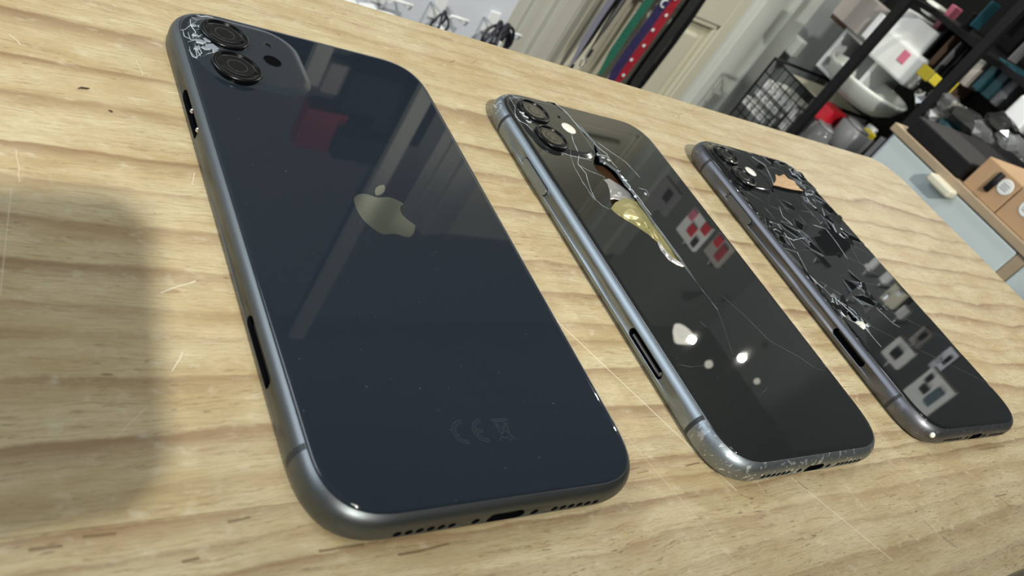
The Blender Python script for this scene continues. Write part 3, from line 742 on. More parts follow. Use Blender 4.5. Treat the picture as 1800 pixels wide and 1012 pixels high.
# ---- phone 3 : shattered mirror-black back
p3 = phone(2, 'rightmost grey phone with shattered glossy black back full of shards', M_frame3, M_glass3, M_glass3)
T3 = lambda px, py: L(2, px, py, 8.3)
outl = squircle(1.9, 8)
seeds = []
for (px, py, w_) in ((1640, 690, 30), (1590, 600, 17), (1545, 520, 6), (1440, 472, 9), (1475, 425, 7), (1343, 372, 5.0), (1385, 385, 3), (1275, 290, 13), (1330, 330, 6), (1425, 385, 4.5), (1500, 600, 14), (1395, 425, 3.5),
                     (1510, 480, 5), (1445, 515, 4), (1470, 560, 7), (1385, 320, 4.5), (1365, 355, 3), (1408, 300, 3)):
    seeds.append((*T3(px, py), w_ * w_))
rnd = random.Random(21)
def scatter(path, n, s):
    for _ in range(n):
        k = rnd.randrange(len(path) - 1); t = rnd.random(); a = path[k]; b = path[k + 1]
        p = T3(a[0] + (b[0] - a[0]) * t, a[1] + (b[1] - a[1]) * t); seeds.append((p[0] + rnd.gauss(0, s), p[1] + rnd.gauss(0, s), 0))
scatter([(1325, 268), (1385, 288), (1430, 335), (1480, 400), (1510, 445)], 32, 1.9)
scatter([(1400, 320), (1440, 370), (1450, 390)], 16, 2.4)
scatter([(1370, 345), (1385, 372), (1402, 410), (1432, 418)], 13, 1.6)
scatter([(1440, 505), (1475, 540), (1515, 562), (1545, 585)], 26, 1.4)
scatter([(1490, 480), (1520, 510), (1550, 560)], 16, 1.6)
scatter([(1330, 345), (1355, 395), (1390, 440)], 10, 1.2)
scatter([(1380, 290), (1420, 330), (1410, 380)], 12, 2.5)
def vor(si):
    a = seeds[si]; poly = list(outl); fl = [True] * len(poly)
    for j, b in enumerate(seeds):
        if j == si: continue
        nx, ny = b[0] - a[0], b[1] - a[1]; c = (b[0] ** 2 + b[1] ** 2 - b[2] - a[0] ** 2 - a[1] ** 2 + a[2]) / 2
        d = [nx * p[0] + ny * p[1] - c for p in poly]; n = len(poly)
        if all(q <= 1e-9 for q in d): continue
        np_, nf = [], []
        for k in range(n):
            k2 = (k + 1) % n; ina = d[k] <= 0; inb = d[k2] <= 0
            if ina: np_.append(poly[k]); nf.append(fl[k])
            if ina != inb:
                t = d[k] / (d[k] - d[k2]); q = (poly[k][0] + (poly[k2][0] - poly[k][0]) * t, poly[k][1] + (poly[k2][1] - poly[k][1]) * t)
                np_.append(q); nf.append(False if ina else fl[k])
        poly, fl = np_, nf
        if len(poly) < 3: return None, None
    # drop near-duplicate points
    o, f = [], []
    for k in range(len(poly)):
        a_, b_ = poly[k], poly[(k + 1) % len(poly)]
        if math.hypot(a_[0] - b_[0], a_[1] - b_[1]) > .06: o.append(a_); f.append(fl[k])
    return (o, f) if len(o) > 2 else (None, None)
MB().box(-33, -70, 4.6, 33, 70, 5.2).build('inner_board', M_inner, p3)
h = T3(1385, 322)
MB().lathe([(7.5, 0), (7.5, .5), (7.1, .6), (3, .6)], 40, sx=1.1).build('copper_coil', M_copper, p3, (h[0], h[1], 5.2))
wedge = [T3(1363, 306), T3(1369, 310), T3(1378, 306), T3(1385, 314), T3(1396, 318), T3(1400, 325), T3(1412, 336), T3(1395, 334), T3(1375, 329), T3(1359, 325), T3(1364, 316)]
MB().prism([T3(1358, 326), T3(1375, 330), T3(1411, 336), T3(1408, 341), T3(1376, 336), T3(1357, 330)][::-1], 8.0, 8.40).build('gap', M_hole, p3)  # solid black strip beside the wedge
MB().prism(wedge[::-1], 8.0, 8.42).build('orange_wedge', M_orange, p3, bevel=.1)  # orange wedge laid over the shattered glass
gone = [T3(1392, 322), T3(1378, 318), T3(1405, 335), T3(1492, 548), T3(1482, 540), T3(1502, 560)]
ns = 0
for si in range(len(seeds)):
    poly, fl = vor(si)
    if not poly: continue
    cx = sum(p[0] for p in poly) / len(poly); cy = sum(p[1] for p in poly) / len(poly)
    area = abs(sum(poly[k][0] * poly[(k + 1) % len(poly)][1] - poly[(k + 1) % len(poly)][0] * poly[k][1] for k in range(len(poly)))) / 2
    if area < .25: continue
    bigp = area > 250
    if not bigp and area < 60 and any(math.hypot(cx - g_[0], cy - g_[1]) < 1.9 for g_ in gone): continue
    loc = [(p[0] - cx, p[1] - cy) for p in poly]
    rough_edge = rnd.random()
    o = plate(loc, fl, .0, .7, .03 + .09 * rough_edge * (area < 40), .015).build('back_glass' if bigp else 'glass_shard', [M_glass3, M_edge if rough_edge > .72 and area < 30 else M_edge2], p3, (cx, cy, 8.3))
    t = 0 if bigp else (.008 if area > 60 else (.06 if area > 20 else .14))
    o.rotation_euler = (rnd.gauss(0, t), rnd.gauss(0, t), 0)
    if not bigp: o.location.z += rnd.uniform(-.05, .05) * MM
    ns += 1
print('shards', ns)
bump(p3, M_glass3); lens(p3, -25.0, 63.0, ZB); lens(p3, -25.3, 49.2, ZB)
h = L(2, 1320, 301, 9.1); MB().lathe([(2.9, 0), (2.9, .12), (2.4, .30), (1.6, .42), (.5, .46)], 28).build('flash', M_flash, p3, (h[0], h[1], ZB))
q3 = lambda *pts: [L(2, a, b, 8.35) for a, b in pts]
C3 = [[.16] + q3((1410, 470), (1440, 500), (1470, 525), (1500, 552), (1530, 585)), [.13] + q3((1322, 275), (1345, 290), (1356, 312), (1362, 330)), [.10] + q3((1345, 365), (1362, 385), (1375, 405), (1384, 416)),
      [.16] + q3((1380, 415), (1395, 422), (1410, 418), (1425, 425)), [.12] + q3((1430, 395), (1452, 402), (1470, 425), (1490, 455)), [.14] + q3((1370, 362), (1376, 380), (1390, 392), (1410, 412), (1430, 440)),
      [.16] + q3((1360, 285), (1380, 282), (1395, 300), (1410, 320), (1422, 340)), [.18] + q3((1420, 335), (1430, 352), (1445, 365), (1452, 385)), [.10] + q3((1385, 418), (1400, 440), (1420, 478), (1445, 512)),
      [.09] + q3((1490, 560), (1520, 575), (1550, 610)), [.07] + q3((1540, 540), (1570, 568), (1582, 575)), [.12] + q3((1460, 520), (1480, 532), (1500, 545), (1515, 562), (1528, 580))]
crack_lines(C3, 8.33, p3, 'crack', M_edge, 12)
button(p3, M_frame3)
MB().box(-PW / 2 + .9, -43.6, 4.9, -PW / 2 + 1.4, -29.6, 5.4).build('slot_rail', M_gasket, p3)
# drop of dried glue on the frame corner
h = L(2, 1639, 764, 5.5)
MB().lathe([(.95, -.5), (.95, 0), (.75, .35), (.3, .5)], 16).build('glue_blob', M_flash, p3, (h[0] - .2, h[1] - .2, 5.6), rot=(.9, -.5, 0))

# ================================================================== WALL HOOKS AND CABLES (left, behind the table)
def wire_hook(px, py, label, depth=150, wdt=42, drop=0):
    h = hit(px, py, 1, YW)
    t = empty('wire_hook', (h[0], YW, h[2]), 0, label, 'hook', 'white wire hooks on the wall')
    MB().box(-14, -5, -26, 14, 0, 26).build('back_plate', M_white, t, bevel=2)
    MB().tube([(-wdt / 2, -3, 8), (-wdt / 2, -depth, 18), (-wdt / 2, -depth - 6, 30), (wdt / 2, -depth - 6, 30), (wdt / 2, -depth, 18), (wdt / 2, -3, 8)], 3.1, 8).build('wire_arm', M_white, t)
    return t
wire_hook(672, -16, 'white wire hook on the pale wall, first complete one from the left', 85)
wire_hook(770, 12, 'white wire hook on the pale wall carrying a thin black cable loop', 85)
wire_hook(862, 38, 'white wire hook nearest the door frame holding a coiled black cable', 85)
def coil(px, py, y, r, loops, label, thick=2.6, seed=1, tilt=.5):
    rnd = random.Random(seed); h = hit(px, py, 1, y)
    t = empty('cable_coil', h, 0, label, 'cable')
    for k in range(loops):
        rr = r * rnd.uniform(.75, 1.1); ox, oz, oy = rnd.uniform(-12, 12), rnd.uniform(-8, 8), rnd.uniform(-14, 14); ph_ = rnd.uniform(0, 6); a = rnd.uniform(-.5, .5) + tilt
        pts = [(ox + rr * math.cos(u) * math.cos(a), oy + rr * math.cos(u) * math.sin(a) + 6 * math.sin(2 * u + ph_), oz + rr * .9 * math.sin(u)) for u in [2 * math.pi * j / 28 for j in range(28)]]
        MB().tube(pts, thick, 7, closed=True).build('loop', M_cable, t)
    MB().box(-7, -9, -r * .5, 9, 9, r * .1).build('cable_tie', M_white, t, bevel=2)
    return t
coil(872, 72, 1180, 44, 7, 'thick coil of black cable hanging on the wall next to the door frame', 3.4, 3)
coil(772, 48, 1190, 26, 2, 'thin black cable loop hanging on the middle wall hook', 2.6, 5)
h = hit(655, 10, 1, 1200)
t = empty('charger_pack', h, 0, 'cluster of white chargers and cables hanging at the top left behind the table', 'charger')
rnd = random.Random(4)
for k in range(3): MB().box(-70 + 44 * k, -18, -60, -34 + 44 * k, 16, 6 - 8 * k).build('charger_body', M_white, t, bevel=6, rot=(0, rnd.uniform(-.2, .2), 0))
for k in range(3):
    MB().tube([(-50 + 40 * k + 22 * math.cos(u), -22 + 5 * math.sin(2 * u), -25 + 28 * math.sin(u)) for u in [2 * math.pi * j / 20 for j in range(20)]], 2.6, 7, closed=True).build('white_cable', M_white, t)

# ================================================================== LANYARDS IN FRONT OF THE DOOR
YL = 1200
rail = MB().tube([(x_door0 - 60, YL, 330), (x_door1 + 40, YL, 330)], 7, 10).build('hanging_rail', M_black); tag(rail, 'black rail above the picture holding the row of neck straps', 'rail')
for xx in (x_door0 - 40, x_door1 + 20): pass
MB().box(x_door0 - 56, YL, 322, x_door0 - 44, YW - 12, 338).build('rail_bracket', M_black, rail); MB().box(x_door1 + 20, YL, 322, x_door1 + 32, YW - 12, 338).build('rail_bracket', M_black, rail)
def strap(p0, p1, width, mats, name, label, strips=None, clip=True, dz=0, yoff=0):
    a = hit(*p0, 1, YL + yoff); b = hit(*p1, 1, YL + yoff)
    ex = (a[0] + b[0]) / 2; sl = (a[0] - b[0]) / (a[2] - b[2])
    t = empty(name, (ex, YL + yoff, b[2]), 0, label, 'lanyard', 'neck straps hanging before the door')
    ztop = 330 - b[2]; x0 = -width / 2
    for k, (frac, m) in enumerate(strips or [(1, mats)]):
        x1 = x0 + width * frac; v = []; n = 14
        for j in range(n + 1):
            z = ztop * j / n; taper = min(1, .35 + z / 90); wv = 3 * math.sin(z / 60 + k)
            for xx, yy in ((x0 * taper, 0), (x1 * taper, 0), (x1 * taper, 2.2), (x0 * taper, 2.2)): v.append((xx, yy + wv, z))
        f = [(j * 4 + q, j * 4 + (q + 1) % 4, j * 4 + 4 + (q + 1) % 4, j * 4 + 4 + q) for j in range(n) for q in range(4)] + [(0, 1, 2, 3), tuple(n * 4 + q for q in range(4))]
        MB().add(v, f).build('ribbon', m, t); x0 = x1
    if clip:
        MB().box(-5, -3, -22, 5, 4, 2).build('crimp', M_chrome, t, bevel=1.5); MB().tube([(0, 0, -22), (7, 0, -32), (4, 0, -46), (-4, 0, -46), (-7, 0, -32), (0, 0, -22)], 1.8, 7).build('clip', M_chrome, t)
    return t
strap((1082, 0), (1004, 112), 26, M_violet, 'lanyard', 'wide grey-violet strap with black edge, leftmost before the door', [(.62, M_violet), (.38, M_black)])
strap((1101, 0), (1036, 85), 11, M_black, 'lanyard', 'narrow black double strap ending in a bright silver clip', [(.3, M_black), (.4, M_greyp), (.3, M_black)])
s_ = strap((1150, 0), (1048, 130), 24, M_green, 'lanyard', 'green patterned strap between the black clip strap and the red one', clip=False)
t = strap((1182, 0), (1062, 165), 52, M_redr, 'lanyard', 'navy and red patterned strap with white spots', [(.52, M_navy), (.48, M_redr)], clip=False)
for k in range(9):
    MB().lathe([(4.5, 0), (4.5, .6), (3, .8)], 10).build('printed_spot', M_paper, t, ((4 if k % 2 else 11), -4.2 + 3 * math.sin((60 + 42 * k) / 60), 60 + 42 * k), rot=(math.radians(90), 0, 0))
for k in range(3):
    MB().tube([(-14 + 9 * math.cos(u), -4.5, 250 + 70 * k + 9 * math.sin(u)) for u in [math.radians(60 + 240 * j / 12) for j in range(13)]], 2, 6).build('printed_crescent', M_paper, t)
strap((1226, 0), (1098, 185), 44, M_blackr, 'lanyard', 'black woven patterned strap, rightmost before the door', [(.6, M_blackr), (.4, M_black)], clip=False)
tag(strap((1212, 0), (1080, 185), 18, M_black, 'lanyard', 'plain black strap hanging behind the woven black one', clip=False, yoff=14), None)

# ================================================================== RACK ON THE RIGHT
XR = 1500
def yz(px, py, X): h = hit(px, py, 0, X); return h[1], h[2]
def rackbox(name, lp, rp, X, depth, m, label, cat, group=None, bevel=2, parent=None):
    """upright box: front face on x = X, lp = pixel of its far-bottom corner, rp = pixel of its near-top corner"""
    a = yz(*lp, X); b = yz(*rp, X); y0, y1 = sorted((a[0], b[0])); z0, z1 = sorted((a[1], b[1]))
    o = MB().box(0, 0, 0, depth, y1 - y0, z1 - z0).build(name, m, parent, (X, y0, z0), bevel=bevel)
    if not parent: tag(o, label, cat, group)
    o['dims'] = (depth, y1 - y0, z1 - z0)
    return o
a = yz(1275, 212, XR); b = yz(1437, 178, XR); by0, by1 = b[0], a[0]; bz0, bz1 = a[1] - 30, b[1]
# shelving unit: black posts, beams and shelves, floor to above the picture
pst = [yz(1550, 44, XR), yz(1743, 72, XR)]
rack = empty('shelving_unit', (XR, 0, FLOOR), 0, 'black metal shelving rack crowded with phone accessories, right of the door', 'shelf')
ypost = [yz(1490, 116, XR - 112)[0], yz(1665, 143, XR - 112)[0]]
ypost.append(ypost[1] - (ypost[0] - ypost[1]) * 1.35)
TOPZ = 400
for yp in ypost:
    MB().box(-112, yp - 9, 0, -94, yp + 9, TOPZ - FLOOR).build('post', M_black, rack, bevel=1.5)
    MB().box(330, yp - 9, 0, 350, yp + 9, TOPZ - FLOOR).build('post', M_black, rack, bevel=1.5)
y_hi, y_lo = ypost[0] + 30, ypost[2] - 30
zs = [yz(1432, 195, XR)[1], yz(1700, 58, XR)[1], yz(1620, 190, XR)[1] - 4, 330]
for zz in (bz0 - 1, zs[1], TOPZ - 20):
    for yp in ypost: MB().box(-94, yp - 5, zz - 12 - FLOOR, -6, yp + 5, zz - 2 - FLOOR).build('bracket', M_black, rack)
    MB().box(-6, y_lo, zz - 10 - FLOOR, 345, y_hi, zz - 2 - FLOOR).build('shelf_board', M_black, rack)
    MB().box(-12, y_lo, zz - 12 - FLOOR, -6.5, y_hi, zz - FLOOR).build('shelf_lip', M_black, rack, bevel=1)
MB().box(346, y_lo, 0, 352, y_hi + 300, TOPZ - FLOOR).build('back_panel', M_black, rack)

# wire basket
a = yz(1275, 212, XR); b = yz(1437, 178, XR); by0, by1 = b[0], a[0]; bz0, bz1 = a[1] - 30, b[1]
bk = empty('wire_basket', (XR, by0, bz0), 0, 'black wire grid basket holding white labelled packs beside the door frame', 'basket')
fw = MB()
W2 = by1 - by0; H2 = bz1 - bz0; D2 = 230
for x_ in (0, D2):
    fw.tube([(x_, 0, 0), (x_, W2, 0), (x_, W2, H2), (x_, 0, H2)], 3.5, 6, closed=True)
for y_ in (0, W2):
    for z_ in (0, H2): fw.tube([(0, y_, z_), (D2, y_, z_)], 3.5, 6)
fw.build('basket_rim', M_black, bk)
for k in range(1, 8): MB().tube([(0, W2 * k / 8, 0), (0, W2 * k / 8, H2)], 1.5, 5).build('vertical_wire', M_black, bk)
for k in range(1, 6): MB().tube([(0, 0, H2 * k / 6), (0, W2, H2 * k / 6)], 1.5, 5).build('cross_wire', M_black, bk)
MB().box(0, 4, -4, D2, W2 - 4, 0).build('basket_floor', M_greyp, bk)
MB().box(D2 - 6, 4, 0, D2, W2 - 4, H2 - 6).build('basket_back', M_greyp, bk)
for k, (lp, rp) in enumerate((((1301, 177), (1347, 206)), ((1325, 164), (1372, 194)), ((1339, 152), (1394, 183)), ((1367, 223), (1405, 197)))):
    pk = rackbox('boxed_accessory', lp, rp, XR + 9 + 2 * k, 90, M_paper, ['white labelled pack lying lowest in the wire basket', 'white labelled pack, second from the bottom of the wire basket', 'widest white labelled pack, highest of the stack in the wire basket', 'greyish white pack at the right end of the wire basket'][k], 'box', 'white packs in the wire basket')
    q = MB(); d_ = pk['dims']
    for j_ in range(4): q.box(-.4, d_[1] * (.12 + .2 * j_), d_[2] * .3, 0, d_[1] * (.2 + .2 * j_), d_[2] * .6)
    qq = q.build('printed_label', M_taupe, pk); qq['kind'] = 'stuff'

# cream shelf edge beneath bowl
rackbox('shelf_strip', (1396, 128), (1440, 172), XR + 4, 180, M_cream, 'cream shelf board under the white bowl', 'shelf')
bpy.data.objects['shelf_strip'].location.z -= .004
# white bowl
a = yz(1412, 118, XR - 60); b = yz(1545, 182, XR - 60)
cy = (a[0] + b[0]) / 2; rb = (a[0] - b[0]) / 2 * 1.0; cz = b[1]
bowl = MB().lathe([(rb * .35, -rb * .52), (rb * .62, -rb * .50), (rb * .86, -rb * .32), (rb * .98, -rb * .08), (rb, 0), (rb * .96, 0), (rb * .93, -rb * .08), (rb * .80, -rb * .30), (rb * .55, -rb * .44), (rb * .1, -rb * .46)], 48).build('bowl', M_trim, None, (XR + 20, cy, cz + 6))
tag(bowl, 'large pale rounded bowl behind the black post, above the red pack', 'bowl')
# white open case with dark inside standing in the bowl
a = yz(1433, 114, XR + 40); b = yz(1552, 104, XR + 40); y0, y1 = b[0], a[0]; z0, z1 = a[1], b[1]
cs = empty('display_case', (XR + 40, y0, z0), 0, 'white box frame with black inside standing above the bowl', 'box')
wd, ht = y1 - y0, z1 - z0
MB().box(0, 0, 0, 120, 10, ht).build('side_panel', M_white, cs, bevel=1.5); MB().box(0, wd - 10, 0, 120, wd, ht).build('side_panel', M_white, cs, bevel=1.5)
MB().box(0, 10, ht - 8, 120, wd - 10, ht).build('top_panel', M_white, cs, bevel=1.5); MB().box(0, 10, 0, 120, wd - 10, 8).build('bottom_panel', M_white, cs, bevel=1.5)
MB().box(110, 10, 8, 118, wd - 10, ht - 8).build('back_panel', M_hole, cs)
MB().box(30, 22, 8, 60, wd * .52, ht * .9).build('dark_insert', M_greyp, cs, bevel=2)
rackbox('small_box', (1455, 128), (1477, 128), XR + 30, 40, M_paper, 'small white box in the black opening of the white box frame', 'box')
rackbox('accessory_pack', (1461, 22), (1560, 18), XR + 10, 30, M_taupe, 'taupe pack with round drawing at the top edge, left of the black post', 'pack')
rackbox('pack_tray', (1458, 30), (1555, 40), XR + 44, 120, M_brown, 'dark brown tray behind the taupe pack', 'tray')
rackbox('white_slab', (1513, 62), (1556, 28), XR - 8, 10, M_white, 'thin white slab leaning on the black post under the taupe pack', 'pack')
# white parcels right of the post
rackbox('parcel', (1545, 66), (1652, 60), XR + 14, 90, M_paper, 'large white card parcel right of the first black post', 'parcel')
rackbox('parcel', (1520, 92), (1628, 106), XR + 2, 50, M_paper, 'lower white card parcel with curled flap and reddish stain', 'parcel', bevel=6)
rackbox('parcel_stamp', (1575, 104), (1602, 96), XR + .5, 2, M_pink, 'faded red sticker on the lower white parcel', 'sticker')
rackbox('film_bag', (1612, 14), (1650, 10), XR + 60, 60, M_trim, 'pale crumpled bag above the large white parcel', 'bag', bevel=8)
rackbox('pink_pack', (1638, 46), (1682, 12), XR + 50, 30, M_pink, 'pink film pack sticking up behind the white parcel', 'pack')
# red pack at the foot of the first post
rackbox('red_pack', (1420, 196), (1466, 196), XR - 30, 60, M_red, 'bright red pack at the foot of the first black post', 'pack', bevel=5)
# lower clutter: clear jars and packs
rnd = random.Random(31)
def jar(px, py, r, hgt, X, m, label):
    y, z = yz(px, py, X)
    t = empty('jar', (X, y, z), 0, label, 'jar')
    MB().lathe([(r * .9, 0), (r, 4), (r, hgt * .85), (r * .8, hgt * .93)], 24).build('body', m, t)
    MB().lathe([(r * .84, hgt * .9), (r * .84, hgt), (r * .6, hgt * 1.02)], 24).build('lid', M_greyp, t)
jar(1425, 262, 34, 60, XR - 20, M_clear, 'clear jar directly below the red pack, half hidden by the table')
jar(1478, 262, 40, 62, XR, M_greyp, 'dark grey jar below the bowl, left of the yellow pack')
rackbox('silver_strip', (1446, 228), (1462, 232), XR - 40, 8, M_chrome, 'short bright chrome bar below the red pack', 'tool')
rackbox('yellow_pack', (1508, 236), (1533, 236), XR - 10, 20, M_yellow, 'small yellow and white pack under the bowl rim', 'pack')
rackbox('white_sachet', (1520, 224), (1540, 228), XR + 12, 12, M_paper, 'white sachet behind the small yellow pack', 'pack')
rackbox('storage_bin', (1500, 290), (1560, 250), XR - 6, 200, M_greyp, 'grey storage bin between the jars and the second post', 'bin')
# middle clutter: phone case boxes with yellow labels
def cases(n, l0, r0, step, X, mats, labels, depth=60, group=None):
    for k in range(n):
        rackbox('case_box', (l0[0] + step[0] * k, l0[1] + step[1] * k), (r0[0] + step[0] * k, r0[1] + step[1] * k), X, depth, mats[k % len(mats)], labels[k], 'box', group)
cases(6, (1600, 118), (1668, 52), (12, 11), XR + 20, [M_black, M_brown, M_greyp, M_black, M_darkg, M_brown],
      ['black phone case box, first right of the white parcels', 'brown phone case box, second right of the white parcels', 'grey phone case box in the row behind the yellow labels', 'black phone case box above the second yellow label', 'glossy black case box before the long pale box', 'brown case box touching the long pale box'])
rackbox('yellow_label', (1609, 128), (1643, 126), XR - 14, 3, M_yellow, 'yellow shelf label left of the second post, the first one', 'label', 'yellow shelf labels')
rackbox('yellow_label', (1630, 142), (1656, 138), XR - 14, 3, M_yellow, 'yellow shelf label, small middle one', 'label', 'yellow shelf labels')
rackbox('yellow_label', (1652, 154), (1686, 146), XR - 30, 3, M_yellow, 'yellow shelf label right of the second post', 'label', 'yellow shelf labels')
rackbox('yellow_label', (1674, 134), (1704, 124), XR - 12, 3, M_yellow, 'pale yellow shelf label below the long pale box', 'label', 'yellow shelf labels')
rackbox('long_box', (1682, 142), (1742, 102), XR - 6, 60, M_taupe, 'long pale box standing left of the teal folders', 'box')
for k, (lp, rp, m, lb) in enumerate((((1706, 152), (1768, 108), M_teal, 'dark teal folder, the left one of three'), ((1722, 164), (1786, 124), M_teal, 'dark teal folder, the middle one of three'), ((1738, 178), (1800, 140), M_greyp, 'dark grey folder right of the teal ones'))):
    rackbox('folder', lp, rp, XR + 12 * k, 150, m, lb, 'folder')
# dark goods hanging above
for k, (px, py, m, lb) in enumerate(((1690, 40, M_black, 'black pouch hanging left of the shelf rail'), (1722, 20, M_teal, 'dark blue pouch hanging at the upper edge'), (1752, 40, M_brown, 'brown pouch hanging above the shelf rail'),
                                     (1782, 30, M_black, 'black pouch hanging in the upper right corner'), (1790, 80, M_greyp, 'grey pouch hanging below the corner pouch'))):
    rackbox('pouch', (px - 20, py + 24), (px + 24, py - 18), XR + 30 + 10 * k, 40, m, lb, 'pouch', bevel=6)
# glossy tray of metal bits
a = yz(1600, 205, XR - 70); b = yz(1800, 262, XR - 70)
tray = rackbox('goods_tray', (1590, 210), (1800, 300), XR - 60, 260, M_darkg, 'black glossy tray of loose goods under the teal folders', 'tray', bevel=4)
rnd = random.Random(77)
lbs = ['wrapped silver item at the near left of the dark tray', 'crumpled clear bag in the dark tray', 'chrome clip in the dark tray beside the clear bag', 'blue-grey bulb in the dark tray front', 'wrapped dark item in the middle of the dark tray', 'small shiny foil piece in the tray centre', 'grey wrapped part at the tray right', 'bright foil bit at the tray right end', 'clear bag hanging over the tray right end', 'dark lump on the right part of the tray', 'silver cap near the white box', 'grey foil pack low in the tray']
for k, (px, py, s) in enumerate(((1628, 180, 30), (1662, 180, 34), (1685, 196, 26), (1668, 228, 30), (1700, 215, 40), (1711, 228, 20), (1730, 232, 34), (1775, 240, 30), (1790, 262, 36), (1760, 216, 30), (1784, 252, 18), (1640, 205, 30))):
    y, z = yz(px, py, XR - 80)
    me = bpy.data.meshes.new('foil'); bm = bmesh.new(); bmesh.ops.create_icosphere(bm, subdivisions=2, radius=s * MM)
    for v in bm.verts: v.co *= rnd.uniform(.72, 1.1); v.co.z *= .6
    bm.to_mesh(me); bm.free(); me.materials.append([M_chrome, M_clear, M_chrome, M_teal, M_darkg, M_chrome, M_silverfilm, M_chrome, M_clear, M_darkg, M_chrome, M_silverfilm][k])
    tag(link('wrapped_item', me, None, (XR - 80, y, z)), lbs[k], 'item')
rackbox('white_carton', (1752, 208), (1830, 190), XR - 20, 120, M_white, 'white carton at the right edge of the picture under the folders', 'box', bevel=5)

# ================================================================== DRAWER CABINET
XC = 950
yA, zA = yz(1575, 233, XC); yB, zB = yz(1800, 436, XC)
zt = yz(1718, 348, XC)[1]; ycab0 = yz(1760, 485, XC)[0]
cab = empty('drawer_cabinet', (XC, 0, FLOOR), 0, 'white drawer cabinet with a wooden top edge and pale handle, right of the table', 'cabinet')
H3 = zt - FLOOR
yh = hit(1560, 292, 0, XC)[1]
ydiv = yz(1742, 497, XC)[0]
MB().box(4, -700, 0, 420, yA + 4, H3 - 11).build('carcass', M_wall, cab, bevel=2)
MB().box(-6, -700, H3 - 11, 420, yA + 8, H3).build('top_board', M_oak, cab, bevel=1)
d1 = MB().box(-4, ydiv + 6, H3 - 190, 4, yA - 2, H3 - 12.5).build('drawer', M_drawer, cab, bevel=2)
d2 = MB().box(-4, -690, H3 - 190, 4, ydiv - 10, H3 - 12.5).build('drawer', M_drawer, cab, bevel=2)
MB().box(-2, ydiv - 9, 0, 4, ydiv + 5, H3 - 12.5).build('divider', M_oak, cab)
for k in range(3):
    MB().box(-4, ydiv + 6, H3 - 370 - 180 * k, 4, yA - 2, H3 - 196 - 180 * k).build('drawer', M_drawer, cab, bevel=2); MB().box(-4, -690, H3 - 370 - 180 * k, 4, ydiv - 10, H3 - 196 - 180 * k).build('drawer', M_drawer, cab, bevel=2)
ha = yz(1643, 312, XC); hb = yz(1684, 344, XC)
hz = (ha[1] + hb[1]) / 2 - FLOOR
o = MB().box(-22, hb[0], hz - 6, -3, ha[0], hz + 5).build('handle', M_cream, d1, bevel=3)
# cardboard boxes on the cabinet
a = yz(1592, 236, XC + 8); b = yz(1686, 318, XC + 8)
bg = MB().box(0, 0, 0, 300, a[0] - b[0], 24).build('storage_crate', M_black, None, (XC - 3, b[0], zt + .3), bevel=3); tag(bg, 'low black crate on the cabinet, left of the kraft boxes', 'crate')
def kraft(lp, rp, X, depth, label, sticker=None, strapp=None):
    a = yz(*lp, X); b = yz(*rp, X); y0, y1 = b[0], a[0]; z1 = b[1]; z0 = zt
    t = empty('cardboard_box', (X, y0, z0), 0, label, 'box')
    MB().box(0, 0, 0, depth, y1 - y0, z1 - z0).build('body', M_kraft, t, bevel=1.5)
    if sticker:
        s = yz(*sticker, X); MB().lathe([(9.5, 0), (9.5, .3), (8.5, .4)], 28).build('round_sticker', M_paper, t, (-.2, s[0] - y0, s[1] - z0), rot=(0, math.radians(-90), 0))
        q = MB()
        for j in range(3): q.box(-.8, s[0] - y0 - 5, s[1] - z0 - 4 + 3 * j, -.5, s[0] - y0 + 5, s[1] - z0 - 3 + 3 * j)
        q.build('sticker_print', M_greyp, t)['kind'] = 'stuff'
    if strapp:
        s0 = yz(*strapp[0], X); s1 = yz(*strapp[1], X); MB().tube([(-2, s0[0] - y0, s0[1] - z0), (-2, s1[0] - y0, s1[1] - z0)], 4, 8).build('elastic_strap', M_black, t)
    return t
kraft((1690, 322), (1799, 326), XC + 2, 120, 'kraft cardboard box with round white sticker and black strap', (1767, 329), ((1733, 334), (1765, 306)))
kraft((1748, 374), (1852, 376), XC + 2, 120, 'second darker kraft box at the right edge, cut off by the picture', (1806, 368))

# ================================================================== GOODS SEEN ONLY AS REFLECTIONS IN THE GLASS
def refl(i_px, i_py, axis, val):
    h = hit(i_px, i_py, 2, 8.3); d = [h[k] - CAM[k] for k in range(3)]; d[2] = -d[2]
    t = (val - h[axis]) / d[axis]; return [h[k] + d[k] * t for k in range(3)]
def hangpack(px0, px1, X, m, label, bits=()):
    a = refl(*px0, 0, X); b = refl(*px1, 0, X); y0, y1 = sorted((a[1], b[1])); z0, z1 = sorted((a[2], b[2]))
    t = empty('hanging_pack', (X, y0, z0), 0, label, 'pack', None)
    MB().box(0, 0, 0, 12, y1 - y0, z1 - z0).build('card', m, t, bevel=1)
    for (u0, v0, u1, v1, mm) in bits: MB().box(-3, (y1 - y0) * u0, (z1 - z0) * v0, 0, (y1 - y0) * u1, (z1 - z0) * v1).build('printed_figure', mm, t, bevel=1)
    MB().tube([(6, (y1 - y0) / 2, z1 - z0), (6, (y1 - y0) / 2, z1 - z0 + 14), (60, (y1 - y0) / 2, z1 - z0 + 14)], 2, 6).build('hook', M_chrome, t)
lb = ['white pack with black figure mirrored in the shattered phone', 'white pack with blue bottle and black ring mirrored in the shattered phone']
hangpack((1548, 618), (1608, 622), 1150, M_paper, lb[0], [(.3, .3, .7, .75, M_black)])
hangpack((1582, 690), (1680, 690), 1150, M_paper, lb[1], [(.15, .2, .4, .7, M_teal), (.5, .4, .75, .6, M_black), (.7, .15, .85, .35, M_black)])

